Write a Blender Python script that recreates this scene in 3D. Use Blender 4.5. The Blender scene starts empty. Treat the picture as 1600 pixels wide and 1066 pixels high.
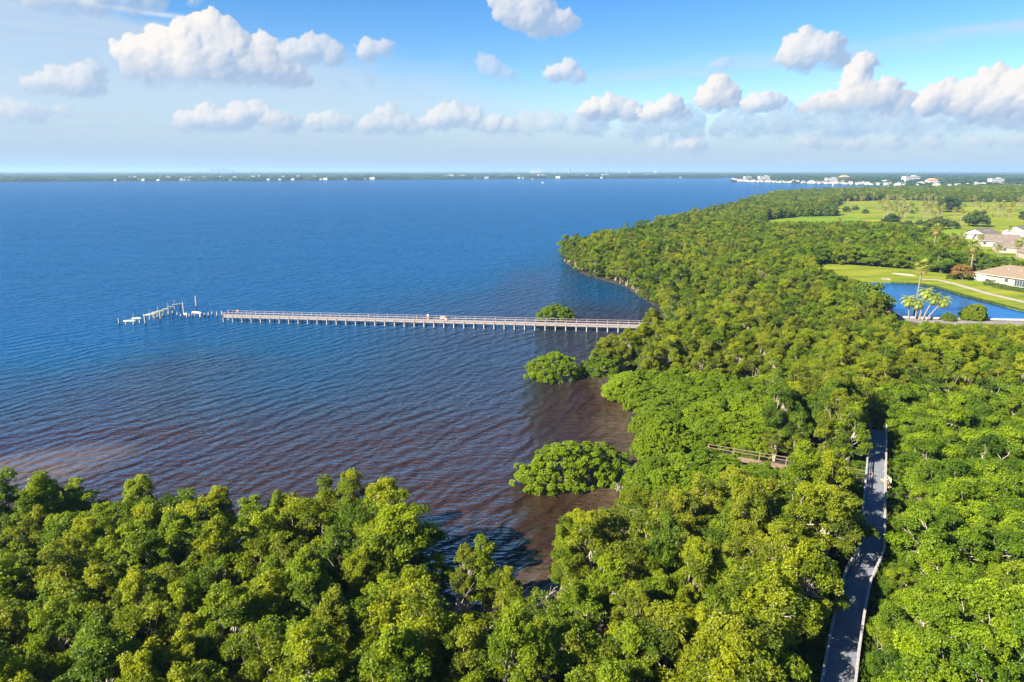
import bpy, math, random
import numpy as np
from mathutils import Vector, Matrix

R = math.radians
PI = math.pi
S = bpy.context.scene
COL = S.collection
rng = np.random.default_rng(7)
random.seed(7)

EXPO = 2.12
# ------------------------------------------------------------------ camera maths (1600 x 1066 photograph)
CAMH, PITCH, FPX = 40.0, R(14.0), 1067.0
CP, SP = math.cos(PITCH), math.sin(PITCH)


def G(px, py, z=0.0):
    """point on the level z that lies along the direction of a photograph pixel (used only to survey the place)"""
    u, v = (px - 800) / FPX, (533 - py) / FPX
    dz = v * CP - SP
    t = (CAMH - z) / (-dz)
    return np.array([u * t, (CP + v * SP) * t])


def GP(pts, z=0.0):
    return np.array([G(a, b, z) for a, b in pts])


def px_scale(x, y):
    return FPX / max(1.0, y * CP + CAMH * SP)


def inside(P, poly):
    x, y = P[:, 0], P[:, 1]
    res = np.zeros(len(P), bool)
    n = len(poly)
    j = n - 1
    for i in range(n):
        xi, yi = poly[i]
        xj, yj = poly[j]
        c = ((yi > y) != (yj > y)) & (x < (xj - xi) * (y - yi) / (yj - yi + 1e-12) + xi)
        res ^= c
        j = i
    return res


def dist_poly(P, line, closed=False):
    best = np.full(len(P), 1e9)
    n = len(line)
    for i in range(n if closed else n - 1):
        a, b = line[i], line[(i + 1) % n]
        ab = b - a
        t = np.clip(((P - a) @ ab) / (ab @ ab + 1e-12), 0, 1)
        d = np.linalg.norm(P - (a + t[:, None] * ab), axis=1)
        best = np.minimum(best, d)
    return best


# ------------------------------------------------------------------ object helpers
def tag(o, label=None, cat=None, group=None, kind=None):
    if label: o['label'] = label
    if cat: o['category'] = cat
    if group: o['group'] = group
    if kind: o['kind'] = kind
    return o


def empty(name, loc, rz=0.0, scale=1.0):
    o = bpy.data.objects.new(name, None)
    o.empty_display_size = 0.3
    o.location = loc
    o.rotation_euler = (0, 0, rz)
    o.scale = (scale,) * 3 if not isinstance(scale, tuple) else scale
    COL.objects.link(o)
    return o


def link(name, mesh, parent=None):
    o = bpy.data.objects.new(name, mesh)
    COL.objects.link(o)
    if parent: o.parent = parent
    return o


def copy_tree(o, parent=None):
    c = o.copy()
    COL.objects.link(c)
    if parent: c.parent = parent
    for ch in KIDS.get(o.name, []):
        copy_tree(ch, c)
    KIDS[c.name] = list(KIDS.get(o.name, []))
    return c


KIDS = {}


def sub(name, mesh, parent):
    o = link(name, mesh, parent)
    KIDS.setdefault(parent.name, []).append(o)
    return o


class MB:
    def __init__(self):
        self.v, self.f, self.m = [], [], []

    def box(self, c, s, rz=0.0, mi=0, rot=None):
        c = Vector(c)
        M = rot if rot is not None else Matrix.Rotation(rz, 3, 'Z')
        b = len(self.v)
        for dx in (-.5, .5):
            for dy in (-.5, .5):
                for dz in (-.5, .5):
                    self.v.append(tuple(c + M @ Vector((dx * s[0], dy * s[1], dz * s[2]))))
        for q in ((0, 1, 3, 2), (4, 6, 7, 5), (0, 4, 5, 1), (2, 3, 7, 6), (0, 2, 6, 4), (1, 5, 7, 3)):
            self.f.append(tuple(b + i for i in q)); self.m.append(mi)
        return self

    def beam(self, a, b_, w, h, mi=0):
        a, b_ = Vector(a), Vector(b_)
        d = b_ - a
        L = d.length
        x = d.normalized()
        y = Vector((0, 0, 1)).cross(x)
        if y.length < 1e-4: y = Vector((0, 1, 0))
        y.normalize()
        z = x.cross(y)
        M = Matrix((x, y, z)).transposed()
        return self.box((a + b_) / 2, (L, w, h), mi=mi, rot=M)

    def tube(self, pts, radii, n=6, mi=0, cap=True):
        pts = [Vector(p) for p in pts]
        b = len(self.v)
        up = Vector((0.13, 0.31, 0.94))
        for i, p in enumerate(pts):
            d = (pts[min(i + 1, len(pts) - 1)] - pts[max(i - 1, 0)]).normalized()
            a = d.cross(up)
            if a.length < 1e-3: a = d.cross(Vector((1, 0, 0)))
            a.normalize()
            c = d.cross(a)
            r = radii[i] if hasattr(radii, '__len__') else radii
            for k in range(n):
                t = 2 * PI * k / n
                self.v.append(tuple(p + (a * math.cos(t) + c * math.sin(t)) * r))
        for i in range(len(pts) - 1):
            for k in range(n):
                k2 = (k + 1) % n
                self.f.append((b + i * n + k, b + i * n + k2, b + (i + 1) * n + k2, b + (i + 1) * n + k)); self.m.append(mi)
        if cap:
            self.f.append(tuple(b + k for k in range(n))[::-1]); self.m.append(mi)
            e = b + (len(pts) - 1) * n
            self.f.append(tuple(e + k for k in range(n))); self.m.append(mi)
        return self

    def face(self, pts, mi=0):
        b = len(self.v)
        self.v += [tuple(p) for p in pts]
        self.f.append(tuple(range(b, b + len(pts)))); self.m.append(mi)
        return self

    def prism(self, poly, z0, z1, mi=0):
        n = len(poly)
        b = len(self.v)
        self.v += [(p[0], p[1], z0) for p in poly] + [(p[0], p[1], z1) for p in poly]
        self.f.append(tuple(b + n + i for i in range(n))); self.m.append(mi)
        self.f.append(tuple(b + i for i in range(n))[::-1]); self.m.append(mi)
        for i in range(n):
            j = (i + 1) % n
            self.f.append((b + i, b + j, b + n + j, b + n + i)); self.m.append(mi)
        return self

    def mesh(self, name, mats):
        me = bpy.data.meshes.new(name)
        me.from_pydata(self.v, [], self.f)
        for m in (mats if isinstance(mats, (list, tuple)) else [mats]): me.materials.append(m)
        me.polygons.foreach_set('material_index', self.m)
        me.update()
        return me

    def build(self, name, mats, parent=None, smooth=False):
        me = self.mesh(name, mats)
        if smooth:
            me.polygons.foreach_set('use_smooth', [True] * len(me.polygons))
        return sub(name, me, parent) if parent else link(name, me)


def np_mesh(name, V, Q, mats, mi=None, tint=None, smooth=False):
    """V (n,3), Q (m,4) quads, tint (m,) per face"""
    me = bpy.data.meshes.new(name)
    n, m = len(V), len(Q)
    me.vertices.add(n)
    me.vertices.foreach_set('co', np.asarray(V, np.float32).ravel())
    me.loops.add(m * 4)
    me.loops.foreach_set('vertex_index', np.asarray(Q, np.int32).ravel())
    me.polygons.add(m)
    me.polygons.foreach_set('loop_start', np.arange(0, m * 4, 4, dtype=np.int32))
    me.polygons.foreach_set('loop_total', np.full(m, 4, np.int32))
    for mt in mats: me.materials.append(mt)
    if mi is not None: me.polygons.foreach_set('material_index', np.asarray(mi, np.int32))
    if tint is not None:
        at = me.attributes.new('tint', 'FLOAT', 'FACE')
        at.data.foreach_set('value', np.asarray(tint, np.float32))
    if smooth: me.polygons.foreach_set('use_smooth', np.ones(m, bool))
    me.update(calc_edges=True)
    me.validate()
    return me


# ------------------------------------------------------------------ materials
class NT:
    def __init__(self, name):
        self.mat = bpy.data.materials.new(name)
        self.mat.use_nodes = True
        self.t = self.mat.node_tree
        self.t.nodes.clear()
        self.out = self.n('ShaderNodeOutputMaterial')

    def n(self, typ, **kw):
        nd = self.t.nodes.new(typ)
        for k, v in kw.items():
            if k.startswith('i_'): nd.inputs[k[2:].replace('_', ' ')].default_value = v
            else: setattr(nd, k, v)
        return nd

    def l(self, a, b): self.t.links.new(a, b)

    def n_sep(self, col):
        nd = self.n('ShaderNodeSeparateColor')
        self.l(col, nd.inputs[0])
        return nd.outputs[1]

    def math(self, op, a, b=None, c=None, clamp=False):
        nd = self.n('ShaderNodeMath', operation=op, use_clamp=clamp)
        for i, x in enumerate((a, b, c)):
            if x is None: continue
            if isinstance(x, (int, float)): nd.inputs[i].default_value = x
            else: self.l(x, nd.inputs[i])
        return nd.outputs[0]

    def mix(self, f, a, b, blend='MIX'):
        nd = self.n('ShaderNodeMix', data_type='RGBA', blend_type=blend)
        for i, x in ((0, f), (6, a), (7, b)):
            if isinstance(x, (int, float)): nd.inputs[i].default_value = x
            elif isinstance(x, (tuple, list)): nd.inputs[i].default_value = (*x[:3], 1)
            else: self.l(x, nd.inputs[i])
        return nd.outputs[2]

    def ramp(self, f, stops, interp='LINEAR'):
        nd = self.n('ShaderNodeValToRGB')
        cr = nd.color_ramp
        cr.interpolation = interp
        while len(cr.elements) < len(stops): cr.elements.new(0.5)
        for e, (p, c) in zip(cr.elements, stops):
            e.position = p
            e.color = (*c[:3], 1)
        self.l(f, nd.inputs[0])
        return nd.outputs[0]

    def noise(self, vec, scale, detail=4, rough=0.55, dist=0.0):
        nd = self.n('ShaderNodeTexNoise')
        nd.inputs['Scale'].default_value = scale
        nd.inputs['Detail'].default_value = detail
        nd.inputs['Roughness'].default_value = rough
        nd.inputs['Distortion'].default_value = dist
        if vec is not None: self.l(vec, nd.inputs['Vector'])
        return nd.outputs['Fac']

    def mapping(self, vec, rot=(0, 0, 0), scale=(1, 1, 1), loc=(0, 0, 0)):
        nd = self.n('ShaderNodeMapping')
        nd.inputs['Rotation'].default_value = rot
        nd.inputs['Scale'].default_value = scale
        nd.inputs['Location'].default_value = loc
        self.l(vec, nd.inputs['Vector'])
        return nd.outputs[0]

    def smooth(self, v, a, b, lo=0.0, hi=1.0):
        nd = self.n('ShaderNodeMapRange', interpolation_type='SMOOTHSTEP')
        self.l(v, nd.inputs[0])
        for i, x in enumerate((a, b, lo, hi)): nd.inputs[1 + i].default_value = x
        return nd.outputs[0]

    def principled(self, color, rough=0.7, spec=0.3, metal=0.0, bump=None, bump_d=0.02):
        p = self.n('ShaderNodeBsdfPrincipled')
        if isinstance(color, (tuple, list)): p.inputs['Base Color'].default_value = (*color[:3], 1)
        else: self.l(color, p.inputs['Base Color'])
        if isinstance(rough, (int, float)): p.inputs['Roughness'].default_value = rough
        else: self.l(rough, p.inputs['Roughness'])
        p.inputs['Specular IOR Level'].default_value = spec
        p.inputs['Metallic'].default_value = metal
        if bump is not None:
            b = self.n('ShaderNodeBump')
            b.inputs['Distance'].default_value = bump_d
            self.l(bump, b.inputs['Height'])
            self.l(b.outputs[0], p.inputs['Normal'])
        return p.outputs[0]

    def done(self, sh):
        self.l(sh, self.out.inputs['Surface'])
        return self.mat


def pos(t): return t.n('ShaderNodeNewGeometry').outputs['Position']
def objco(t): return t.n('ShaderNodeTexCoord').outputs['Object']


def simple(name, c0, c1, scale=2.0, rough=0.75, spec=0.25, bump_d=0.0, stretch=(1, 1, 1), detail=5, rand=0.0):
    t = NT(name)
    v = t.mapping(objco(t), scale=stretch)
    f = t.noise(v, scale, detail, 0.6)
    c = t.ramp(f, [(0.3, c0), (0.7, c1)])
    if rand:
        r = t.n('ShaderNodeObjectInfo').outputs['Random']
        k = t.n('ShaderNodeHueSaturation')
        t.l(c, k.inputs['Color'])
        t.l(t.math('MULTIPLY_ADD', r, rand * 2, 1 - rand), k.inputs['Value'])
        c = k.outputs[0]
    return t.done(t.principled(c, rough, spec, bump=f if bump_d else None, bump_d=bump_d))


def leaf_mat(name, stops, trans=0.3, rough=0.5, spec=0.3):
    t = NT(name)
    a = t.n('ShaderNodeAttribute', attribute_name='tint').outputs['Fac']
    oi = t.n('ShaderNodeObjectInfo')
    f = t.math('ADD', a, t.math('MULTIPLY_ADD', oi.outputs['Random'], 0.24, -0.12), clamp=True)
    c = t.ramp(f, stops)
    c = t.mix(1.0, c, oi.outputs['Color'], 'MULTIPLY')
    # copies of the wood carry their own tone on the instance; single trees carry it as their object colour
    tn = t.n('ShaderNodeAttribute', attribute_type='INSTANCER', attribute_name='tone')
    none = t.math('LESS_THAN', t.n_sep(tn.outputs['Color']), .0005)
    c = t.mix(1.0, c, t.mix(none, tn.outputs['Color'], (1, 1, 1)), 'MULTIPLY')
    pr = t.principled(c, rough, spec)
    tr = t.n('ShaderNodeBsdfTranslucent')
    c2 = t.mix(1.0, c, (1.35, 1.25, 0.5), 'MULTIPLY')
    t.l(c2, tr.inputs['Color'])
    mx = t.n('ShaderNodeMixShader')
    mx.inputs[0].default_value = trans
    t.l(pr, mx.inputs[1]); t.l(tr.outputs[0], mx.inputs[2])
    return t.done(mx.outputs[0])


M = {}
M['leaf'] = leaf_mat('mangrove_leaf', [(0.0, (.055, .088, .003)), (0.45, (.150, .194, .004)), (0.8, (.218, .252, .005)), (1.0, (.240, .275, .008))], 0.50)
M['leafdome'] = leaf_mat('shrub_leaf', [(0.0, (.058, .102, .003)), (0.5, (.150, .202, .004)), (1.0, (.205, .268, .006))], 0.48)
M['leafdark'] = leaf_mat('oak_leaf', [(0.0, (.015, .035, .008)), (0.6, (.035, .065, .012)), (1.0, (.07, .10, .015))], 0.2)
M['leaforange'] = leaf_mat('flame_leaf', [(0.0, (.10, .10, .01)), (0.4, (.30, .17, .02)), (1.0, (.55, .16, .03))], 0.3)
M['frond'] = leaf_mat('palm_frond', [(0.0, (.16, .11, .04)), (0.25, (.06, .085, .02)), (0.7, (.11, .15, .025)), (1.0, (.18, .20, .04))], 0.25)
M['bark'] = simple('pale_bark', (.16, .13, .10), (.38, .33, .27), 3, 0.85, bump_d=.02, stretch=(3, 3, .7))
M['palmbark'] = simple('palm_bark', (.10, .082, .065), (.21, .175, .145), 4, 0.85, bump_d=.03, stretch=(1, 1, 5))
M['wood'] = simple('weathered_wood', (.17, .14, .125), (.31, .265, .24), 1.5, 0.8, bump_d=.004, stretch=(1, 6, 6))
M['deck'] = simple('grey_decking', (.105, .115, .13), (.165, .175, .195), 2.5, 0.75, bump_d=.004, rand=.1)
M['rail'] = simple('grey_railing_wood', (.19, .18, .172), (.30, .28, .262), 2.5, 0.8, bump_d=.004)
M['redwood'] = simple('reddish_old_timber', (.13, .09, .06), (.23, .165, .11), 2.5, 0.8, bump_d=.004)
M['tan'] = simple('tan_board', (.42, .30, .17), (.55, .42, .26), 3, 0.7)
M['pile'] = simple('pale_piling', (.22, .20, .175), (.42, .39, .34), 1.2, 0.85, bump_d=.01)
M['cap'] = simple('guano_concrete', (.34, .36, .25), (.52, .53, .41), 1.5, 0.85, bump_d=.02)
M['white'] = simple('white_stucco', (.27, .25, .225), (.34, .32, .29), .8, 0.8)
M['cream'] = simple('cream_stucco', (.24, .20, .165), (.30, .26, .215), .8, 0.8)
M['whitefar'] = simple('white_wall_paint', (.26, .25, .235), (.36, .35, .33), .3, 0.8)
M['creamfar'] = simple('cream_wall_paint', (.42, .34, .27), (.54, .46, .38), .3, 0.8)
M['tower'] = simple('blue_grey_tower', (.12, .16, .22), (.20, .25, .32), .05, 0.6)  # blue tint puts part of the distance haze into the wall colour
M['rooftan'] = simple('tan_shingle', (.125, .09, .06), (.175, .128, .09), 1.2, 0.9, bump_d=.01, stretch=(1, 1, 6))
M['roofpink'] = simple('pinkish_tile', (.105, .082, .066), (.155, .124, .102), 1.0, 0.9, bump_d=.01, stretch=(1, 1, 6))
M['roofgrey'] = simple('grey_shingle', (.085, .07, .06), (.135, .112, .096), 1.2, 0.9, bump_d=.01, stretch=(1, 1, 6))
M['roofred'] = simple('terracotta_tile', (.36, .15, .08), (.48, .22, .12), .5, 0.85)
M['roofslate'] = simple('slate_roof', (.14, .14, .15), (.24, .24, .25), .5, 0.85)
M['sand'] = simple('bunker_sand', (.30, .235, .155), (.38, .305, .21), 1.0, 0.95)
M['pathm'] = simple('pale_path_concrete', (.20, .18, .15), (.28, .255, .215), .7, 0.9)
M['roadm'] = simple('asphalt', (.11, .10, .09), (.18, .165, .15), .5, 0.9)
M['conc'] = simple('concrete', (.28, .27, .25), (.40, .385, .36), .9, 0.85)
M['mud'] = simple('dark_mud', (.012, .011, .008), (.045, .036, .024), .35, 0.8)
M['farsoil'] = simple('far_woodland_floor', (.012, .030, .012), (.035, .065, .022), .004, 0.95)
M['hedge'] = leaf_mat('hedge_leaf', [(0.0, (.02, .045, .008)), (0.6, (.05, .085, .012)), (1.0, (.09, .12, .02))], 0.2)


def plain(name, c, rough=0.5, spec=0.4, metal=0.0):
    t = NT(name)
    f = t.noise(objco(t), 3.0, 3)
    k = t.ramp(f, [(0.3, tuple(x * .9 for x in c)), (0.7, tuple(min(1, x * 1.1) for x in c))])
    return t.done(t.principled(k, rough, spec, metal))


M['carpaint'] = plain('dark_blue_car_paint', (.045, .05, .07), 0.25, 0.6)
M['glass'] = plain('dark_window_glass', (.03, .045, .06), 0.08, 0.7)
M['screen'] = plain('pale_lanai_screen', (.50, .62, .58), 0.3, 0.5)
M['tyre'] = plain('black_rubber', (.02, .02, .02), 0.85, 0.2)
M['alloy'] = plain('alloy', (.5, .5, .5), 0.35, 0.5, .8)
M['redlamp'] = plain('red_lamp_lens', (.35, .02, .02), 0.3)
M['clearlamp'] = plain('clear_lamp_lens', (.7, .7, .7), 0.2)
M['skin'] = plain('skin', (.42, .25, .17), 0.6)
M['clothdark'] = plain('dark_cloth', (.02, .02, .03), 0.9)
M['clothorange'] = plain('orange_cloth', (.55, .20, .08), 0.9)
M['clothblue'] = plain('denim_cloth', (.06, .09, .17), 0.9)
M['clothwhite'] = plain('pale_cloth', (.65, .62, .58), 0.9)
M['hair'] = plain('dark_hair', (.02, .015, .01), 0.7)
M['boatwhite'] = plain('white_gelcoat', (.8, .8, .78), 0.25, 0.5)


def lawn_mat(name, stops, s=0.02):
    t = NT(name)
    p = pos(t)
    a = t.noise(t.mapping(p, rot=(0, 0, R(20)), scale=(1, 2.6, 1)), s, 5, 0.6)
    b = t.noise(p, 0.5, 4, 0.7)
    f = t.math('ADD', t.math('MULTIPLY', a, .8), t.math('MULTIPLY', b, .2))
    return t.done(t.principled(t.ramp(f, stops), 0.95, 0.1, bump=b, bump_d=.1))


M['lawn'] = lawn_mat('mown_lawn', [(.32, (.055, .09, .005)), (.5, (.115, .145, .008)), (.66, (.19, .185, .016))], .05)
M['fairway'] = lawn_mat('fairway_grass', [(.35, (.060, .108, .004)), (.5, (.125, .155, .005)), (.62, (.20, .185, .008))], .012)
M['fairwayg'] = lawn_mat('green_fairway_grass', [(.35, (.060, .118, .004)), (.5, (.100, .158, .004)), (.65, (.155, .185, .007))], .02)


# water ------------------------------------------------------------
def water_mat(name, bay=True):
    t = NT(name)
    p = pos(t)
    if bay:
        warp = t.noise(t.mapping(p, scale=(1, 1, 0)), 0.012, 3)
        crest = R(-42)
        q = t.mapping(p, rot=(0, 0, crest), scale=(1, 1, 0))
        # wind waves: long across the wind, short along it
        w1 = t.noise(t.mapping(q, scale=(.085, .34, 1)), 1.0, 3, .5, .35)
        w2 = t.noise(t.mapping(p, rot=(0, 0, R(-58)), scale=(.28, .95, 0), loc=(4, 7, 0)), 1.0, 3, .55, .5)
        w3 = t.noise(t.mapping(p, rot=(0, 0, R(-20)), scale=(.9, 2.2, 0)), 1.0, 3, .6, .3)
        w4 = t.noise(t.mapping(p, rot=(0, 0, R(-50)), scale=(.02, .07, 0)), 1.0, 2, .5, .6)
        rid = t.math('SUBTRACT', 1.0, t.math('ABSOLUTE', t.math('MULTIPLY_ADD', w1, 2.0, -1.0)))
        r1 = t.math('ADD', t.math('MULTIPLY', t.math('POWER', rid, 2.2), .30), t.math('MULTIPLY', w1, .75))
        def swell(rot, lam_, dist, dsc):
            wv = t.n('ShaderNodeTexWave', wave_type='BANDS', bands_direction='X', wave_profile='SIN')
            wv.inputs['Scale'].default_value = .314 / lam_
            wv.inputs['Distortion'].default_value = dist
            wv.inputs['Detail'].default_value = 2.0
            wv.inputs['Detail Scale'].default_value = dsc
            wv.inputs['Detail Roughness'].default_value = .55
            t.l(t.mapping(p, rot=(0, 0, R(rot)), scale=(1, 1, 0)), wv.inputs['Vector'])
            return wv.outputs['Fac']
        lull = t.smooth(t.noise(t.mapping(p, rot=(0, 0, R(-45)), scale=(.022, .05, 0)), 1.0, 3, .6, .4), .32, .68, .35, 1.25)
        sw = t.math('ADD', t.math('MULTIPLY', swell(40, 3.7, 9.5, .75), t.math('MULTIPLY', lull, .28)), t.math('MULTIPLY', swell(22, 2.1, 8.0, .8), .12))
        h = t.math('ADD', t.math('MULTIPLY', r1, .85), t.math('ADD', t.math('MULTIPLY', w2, .50), t.math('MULTIPLY', w3, .20)))
        h = t.math('ADD', t.math('ADD', h, sw), t.math('MULTIPLY', w4, 1.2))
        bump = t.n('ShaderNodeBump')
        bump.inputs['Distance'].default_value = 1.0
        bump.inputs['Strength'].default_value = 1.0
        t.l(h, bump.inputs['Height'])
        sh = t.n('ShaderNodeAttribute', attribute_name='shallow').outputs['Fac']
        gust = t.noise(t.mapping(p, rot=(0, 0, R(18)), scale=(.35, 1.2, 0)), 0.012, 3, .55, .4)
        s2 = t.math('ADD', sh, t.math('MULTIPLY_ADD', gust, .6, -.30), clamp=True)
        c = t.ramp(s2, [(0.0, (.0002, .041, .118)), (0.22, (.002, .034, .080)), (0.48, (.014, .021, .034)), (0.72, (.023, .0125, .0085)), (.85, (.024, .0115, .0048)), (1.0, (.068, .044, .022))])
        c = t.mix(t.math('MULTIPLY', t.smooth(gust, .45, .75), .35), c, (.002, .045, .15))
    else:
        h = t.noise(p, 1.2, 4, .6)
        bump = t.n('ShaderNodeBump')
        bump.inputs['Distance'].default_value = .03
        t.l(h, bump.inputs['Height'])
        c = t.ramp(t.noise(p, .03, 3), [(0.35, (.006, .026, .065)), (.6, (.001, .062, .18))])  # grey and blue patches of sky reflection painted into the diffuse colour
    df = t.n('ShaderNodeBsdfDiffuse')
    t.l(c, df.inputs['Color'])
    t.l(bump.outputs[0], df.inputs['Normal'])
    gl = t.n('ShaderNodeBsdfGlossy')
    gl.inputs['Color'].default_value = (.35, .62, .90, 1) if bay else (.55, .75, 1, 1)
    gl.inputs['Roughness'].default_value = 0.09 if bay else .05
    t.l(bump.outputs[0], gl.inputs['Normal'])
    fr = t.n('ShaderNodeFresnel')
    fr.inputs['IOR'].default_value = 1.33
    t.l(bump.outputs[0], fr.inputs['Normal'])
    mx = t.n('ShaderNodeMixShader')
    t.l(t.math('MULTIPLY', fr.outputs[0], 1.0 if bay else 1.0), mx.inputs[0])
    t.l(df.outputs[0], mx.inputs[1]); t.l(gl.outputs[0], mx.inputs[2])
    return t.done(mx.outputs[0])


M['bay'] = water_mat('bay_water')
M['pond'] = water_mat('pond_water', False)

# ------------------------------------------------------------------ land outlines (survey, photograph pixels on the ground level)
SHORE = GP([(-900, 850), (-300, 842), (0, 842), (150, 835), (300, 850), (400, 872), (480, 855), (560, 845), (620, 852), (655, 880), (690, 912), (740, 938),
            (800, 942), (860, 928), (900, 905), (938, 880), (966, 858), (975, 820), (966, 795), (972, 762), (985, 735), (1003, 716), (1003, 700), (985, 690),
            (966, 668), (972, 645), (992, 634), (958, 626), (938, 612), (926, 598), (918, 590), (918, 580), (960, 560), (1012, 545), (1032, 520), (1030, 500), (1018, 482),
            (988, 464), (968, 449), (935, 439), (898, 427), (872, 409), (872, 394), (914, 386), (965, 376), (1010, 366), (1022, 356), (1100, 341), (1150, 328),
            (1190, 316), (1205, 309), (1260, 305), (1330, 302), (1420, 299), (1600, 296.5)])
_t = np.gradient(SHORE, axis=0)
_t /= np.linalg.norm(_t, axis=1, keepdims=True)
SHORE = SHORE + np.stack([_t[:, 1], -_t[:, 0]], 1) * np.interp(SHORE[:, 1], [60, 120, 220, 500], [.9, 1.5, 2.4, 3.0])[:, None]
LAND = np.vstack([SHORE, [[2600, 1600], [2600, -200], [-400, -200], [-400, 60]]])
LANDNEAR = LAND
mb = MB()
mb.prism([tuple(p) for p in LAND[::-1]], -1.2, 0.18)
land = mb.build('ground', M['mud'])
tag(land, kind='structure')

POND = GP([(1362, 441), (1400, 442.5), (1432, 444), (1462, 449), (1500, 461), (1550, 474), (1605, 489), (1610, 499), (1560, 499), (1480, 497), (1400, 494), (1380, 486), (1362, 470), (1352, 452)], .3)
LAWN = GP([(1262, 411), (1330, 414), (1400, 419), (1440, 423), (1480, 428), (1520, 425), (1620, 428), (1720, 450), (1720, 520), (1605, 488), (1550, 473), (1500, 460),
           (1462, 448), (1432, 443), (1400, 441.5), (1362, 440), (1330, 436), (1290, 424)], .45)
mb = MB(); mb.prism([tuple(p) for p in LAWN[::-1]], 0.0, .45)
tag(mb.build('lawn', M['lawn']), kind='structure')
mb = MB(); mb.face([(p[0], p[1], .26) for p in POND[::-1]])
tag(mb.build('pond_water', M['pond']), kind='structure')
FW = {}
FW['big'] = GP([(1296, 328), (1315, 315), (1400, 312.5), (1520, 316), (1600, 316), (1760, 318), (1760, 352), (1560, 352), (1500, 354), (1470, 360), (1440, 358), (1400, 350), (1350, 345), (1310, 338)], .45)
FW['strip'] = GP([(1185, 345), (1250, 338.5), (1330, 337.5), (1349, 343), (1335, 349), (1215, 350)], .45)
YARD = GP([(1492, 350), (1700, 345), (1700, 415), (1600, 409), (1560, 405), (1505, 394), (1484, 372)], .4)
FW['gap'] = GP([(1435, 352), (1475, 352), (1500, 358), (1520, 372), (1505, 395), (1480, 390), (1450, 372)], .42)
for k, m in (('big', 'fairway'), ('strip', 'fairwayg'), ('gap', 'fairwayg')):
    mb = MB(); mb.prism([tuple(p) for p in FW[k][::-1]], 0.1, {'big': .45, 'strip': .455, 'gap': .42}[k])
    tag(mb.build('lawn', M[m]), kind='structure')
mb = MB(); mb.prism([tuple(p) for p in YARD[::-1]], 0.1, .41)
tag(mb.build('lawn', M['lawn']), kind='structure')
# bunker, cart path, road along the pond
mb = MB()
bk = []
c0, c1 = G(1396, 428, .47), G(1430, 430, .47)
for i in range(18):
    a = 2 * PI * i / 18
    ctr = (c0 + c1) / 2
    ax = (c1 - c0) / 2
    bk.append(tuple(ctr + ax * math.cos(a) * (1 + .08 * math.sin(3 * a)) + np.array([0, 4.2]) * math.sin(a)))
mb.face([(x, y, .456) for x, y in bk])
tag(mb.build('sand_path', M['sand']), kind='structure')


def ribbon(name, line, w, z, mat, dz=0.0):
    mb = MB()
    L = np.asarray(line)
    V = []
    for i, p in enumerate(L):
        d = L[min(i + 1, len(L) - 1)] - L[max(i - 1, 0)]
        d = d / np.linalg.norm(d)
        nrm = np.array([-d[1], d[0]]) * w / 2
        V += [(*(p + nrm), z), (*(p - nrm), z)]
    mb.v = V
    for i in range(len(L) - 1):
        mb.f.append((2 * i, 2 * i + 1, 2 * i + 3, 2 * i + 2)); mb.m.append(0)
    return tag(mb.build(name, mat), kind='structure')


def spline(pts, n=8):
    P = np.asarray(pts, float)
    out = []
    for i in range(len(P) - 1):
        p0, p1, p2, p3 = P[max(i - 1, 0)], P[i], P[i + 1], P[min(i + 2, len(P) - 1)]
        for k in range(n):
            t = k / n
            out.append(.5 * ((2 * p1) + (-p0 + p2) * t + (2 * p0 - 5 * p1 + 4 * p2 - p3) * t * t + (-p0 + 3 * p1 - 3 * p2 + p3) * t ** 3))
    out.append(P[-1])
    return np.array(out)


ribbon('path', spline(GP([(1440, 436.5), (1468, 438), (1500, 446), (1545, 459), (1600, 472), (1700, 496)], .46)), 2.6, .458, M['pathm'])
ROAD = spline(GP([(1362, 499), (1400, 501), (1480, 504.5), (1560, 506), (1700, 508)], .3))
ribbon('road', ROAD, 7.0, .30, M['roadm'])
kb = MB()
KL = spline(GP([(1385, 492.5), (1400, 496), (1480, 498.5), (1560, 500), (1612, 501)], .3))
for a, b in zip(KL[:-1], KL[1:]): kb.beam((*a, .45), (*b, .45), .35, .5)
tag(kb.build('kerb', M['conc']), kind='structure')

# far shores ---------------------------------------------------------
FARL = GP([(-2600, 287), (-600, 285), (0, 284.2), (150, 283.4), (300, 283), (500, 282), (640, 280.6), (800, 279.4), (960, 279), (1060, 278.6), (1120, 278.6)])
FARL = np.vstack([FARL, [G(1140, 277.2), G(1165, 276.6)]])
TOWN = GP([(1143, 283.5), (1180, 285.2), (1240, 286.6), (1300, 288.2), (1350, 289.6), (1420, 291), (1500, 291.6), (1600, 292), (2000, 292)])
FARLAND = np.vstack([FARL, TOWN, [[20000, 3000], [42000, 42000], [-42000, 42000], [-42000, 1500]]])
mb = MB(); mb.prism([tuple(p) for p in FARLAND[::-1]], -1, 1.2)
tag(mb.build('far_land', M['farsoil']), kind='structure')
# a lagoon behind the far shore on the left
mb = MB(); mb.face([(p[0], p[1], 1.3) for p in GP([(55, 275.2), (145, 275.0), (140, 276.6), (60, 276.3)], 1.3)[::-1]])
tag(mb.build('lagoon_water', M['pond']), kind='structure')


# bay water: one sheet, finer near the shore so that the shoal colour follows the coast
def axis(lo, hi, step, far, k=14):
    core = np.arange(lo, hi + step, step)
    out = np.geomspace(step, far, k)
    return np.concatenate([lo - out[::-1] * 1.0, core, hi + out])


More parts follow.
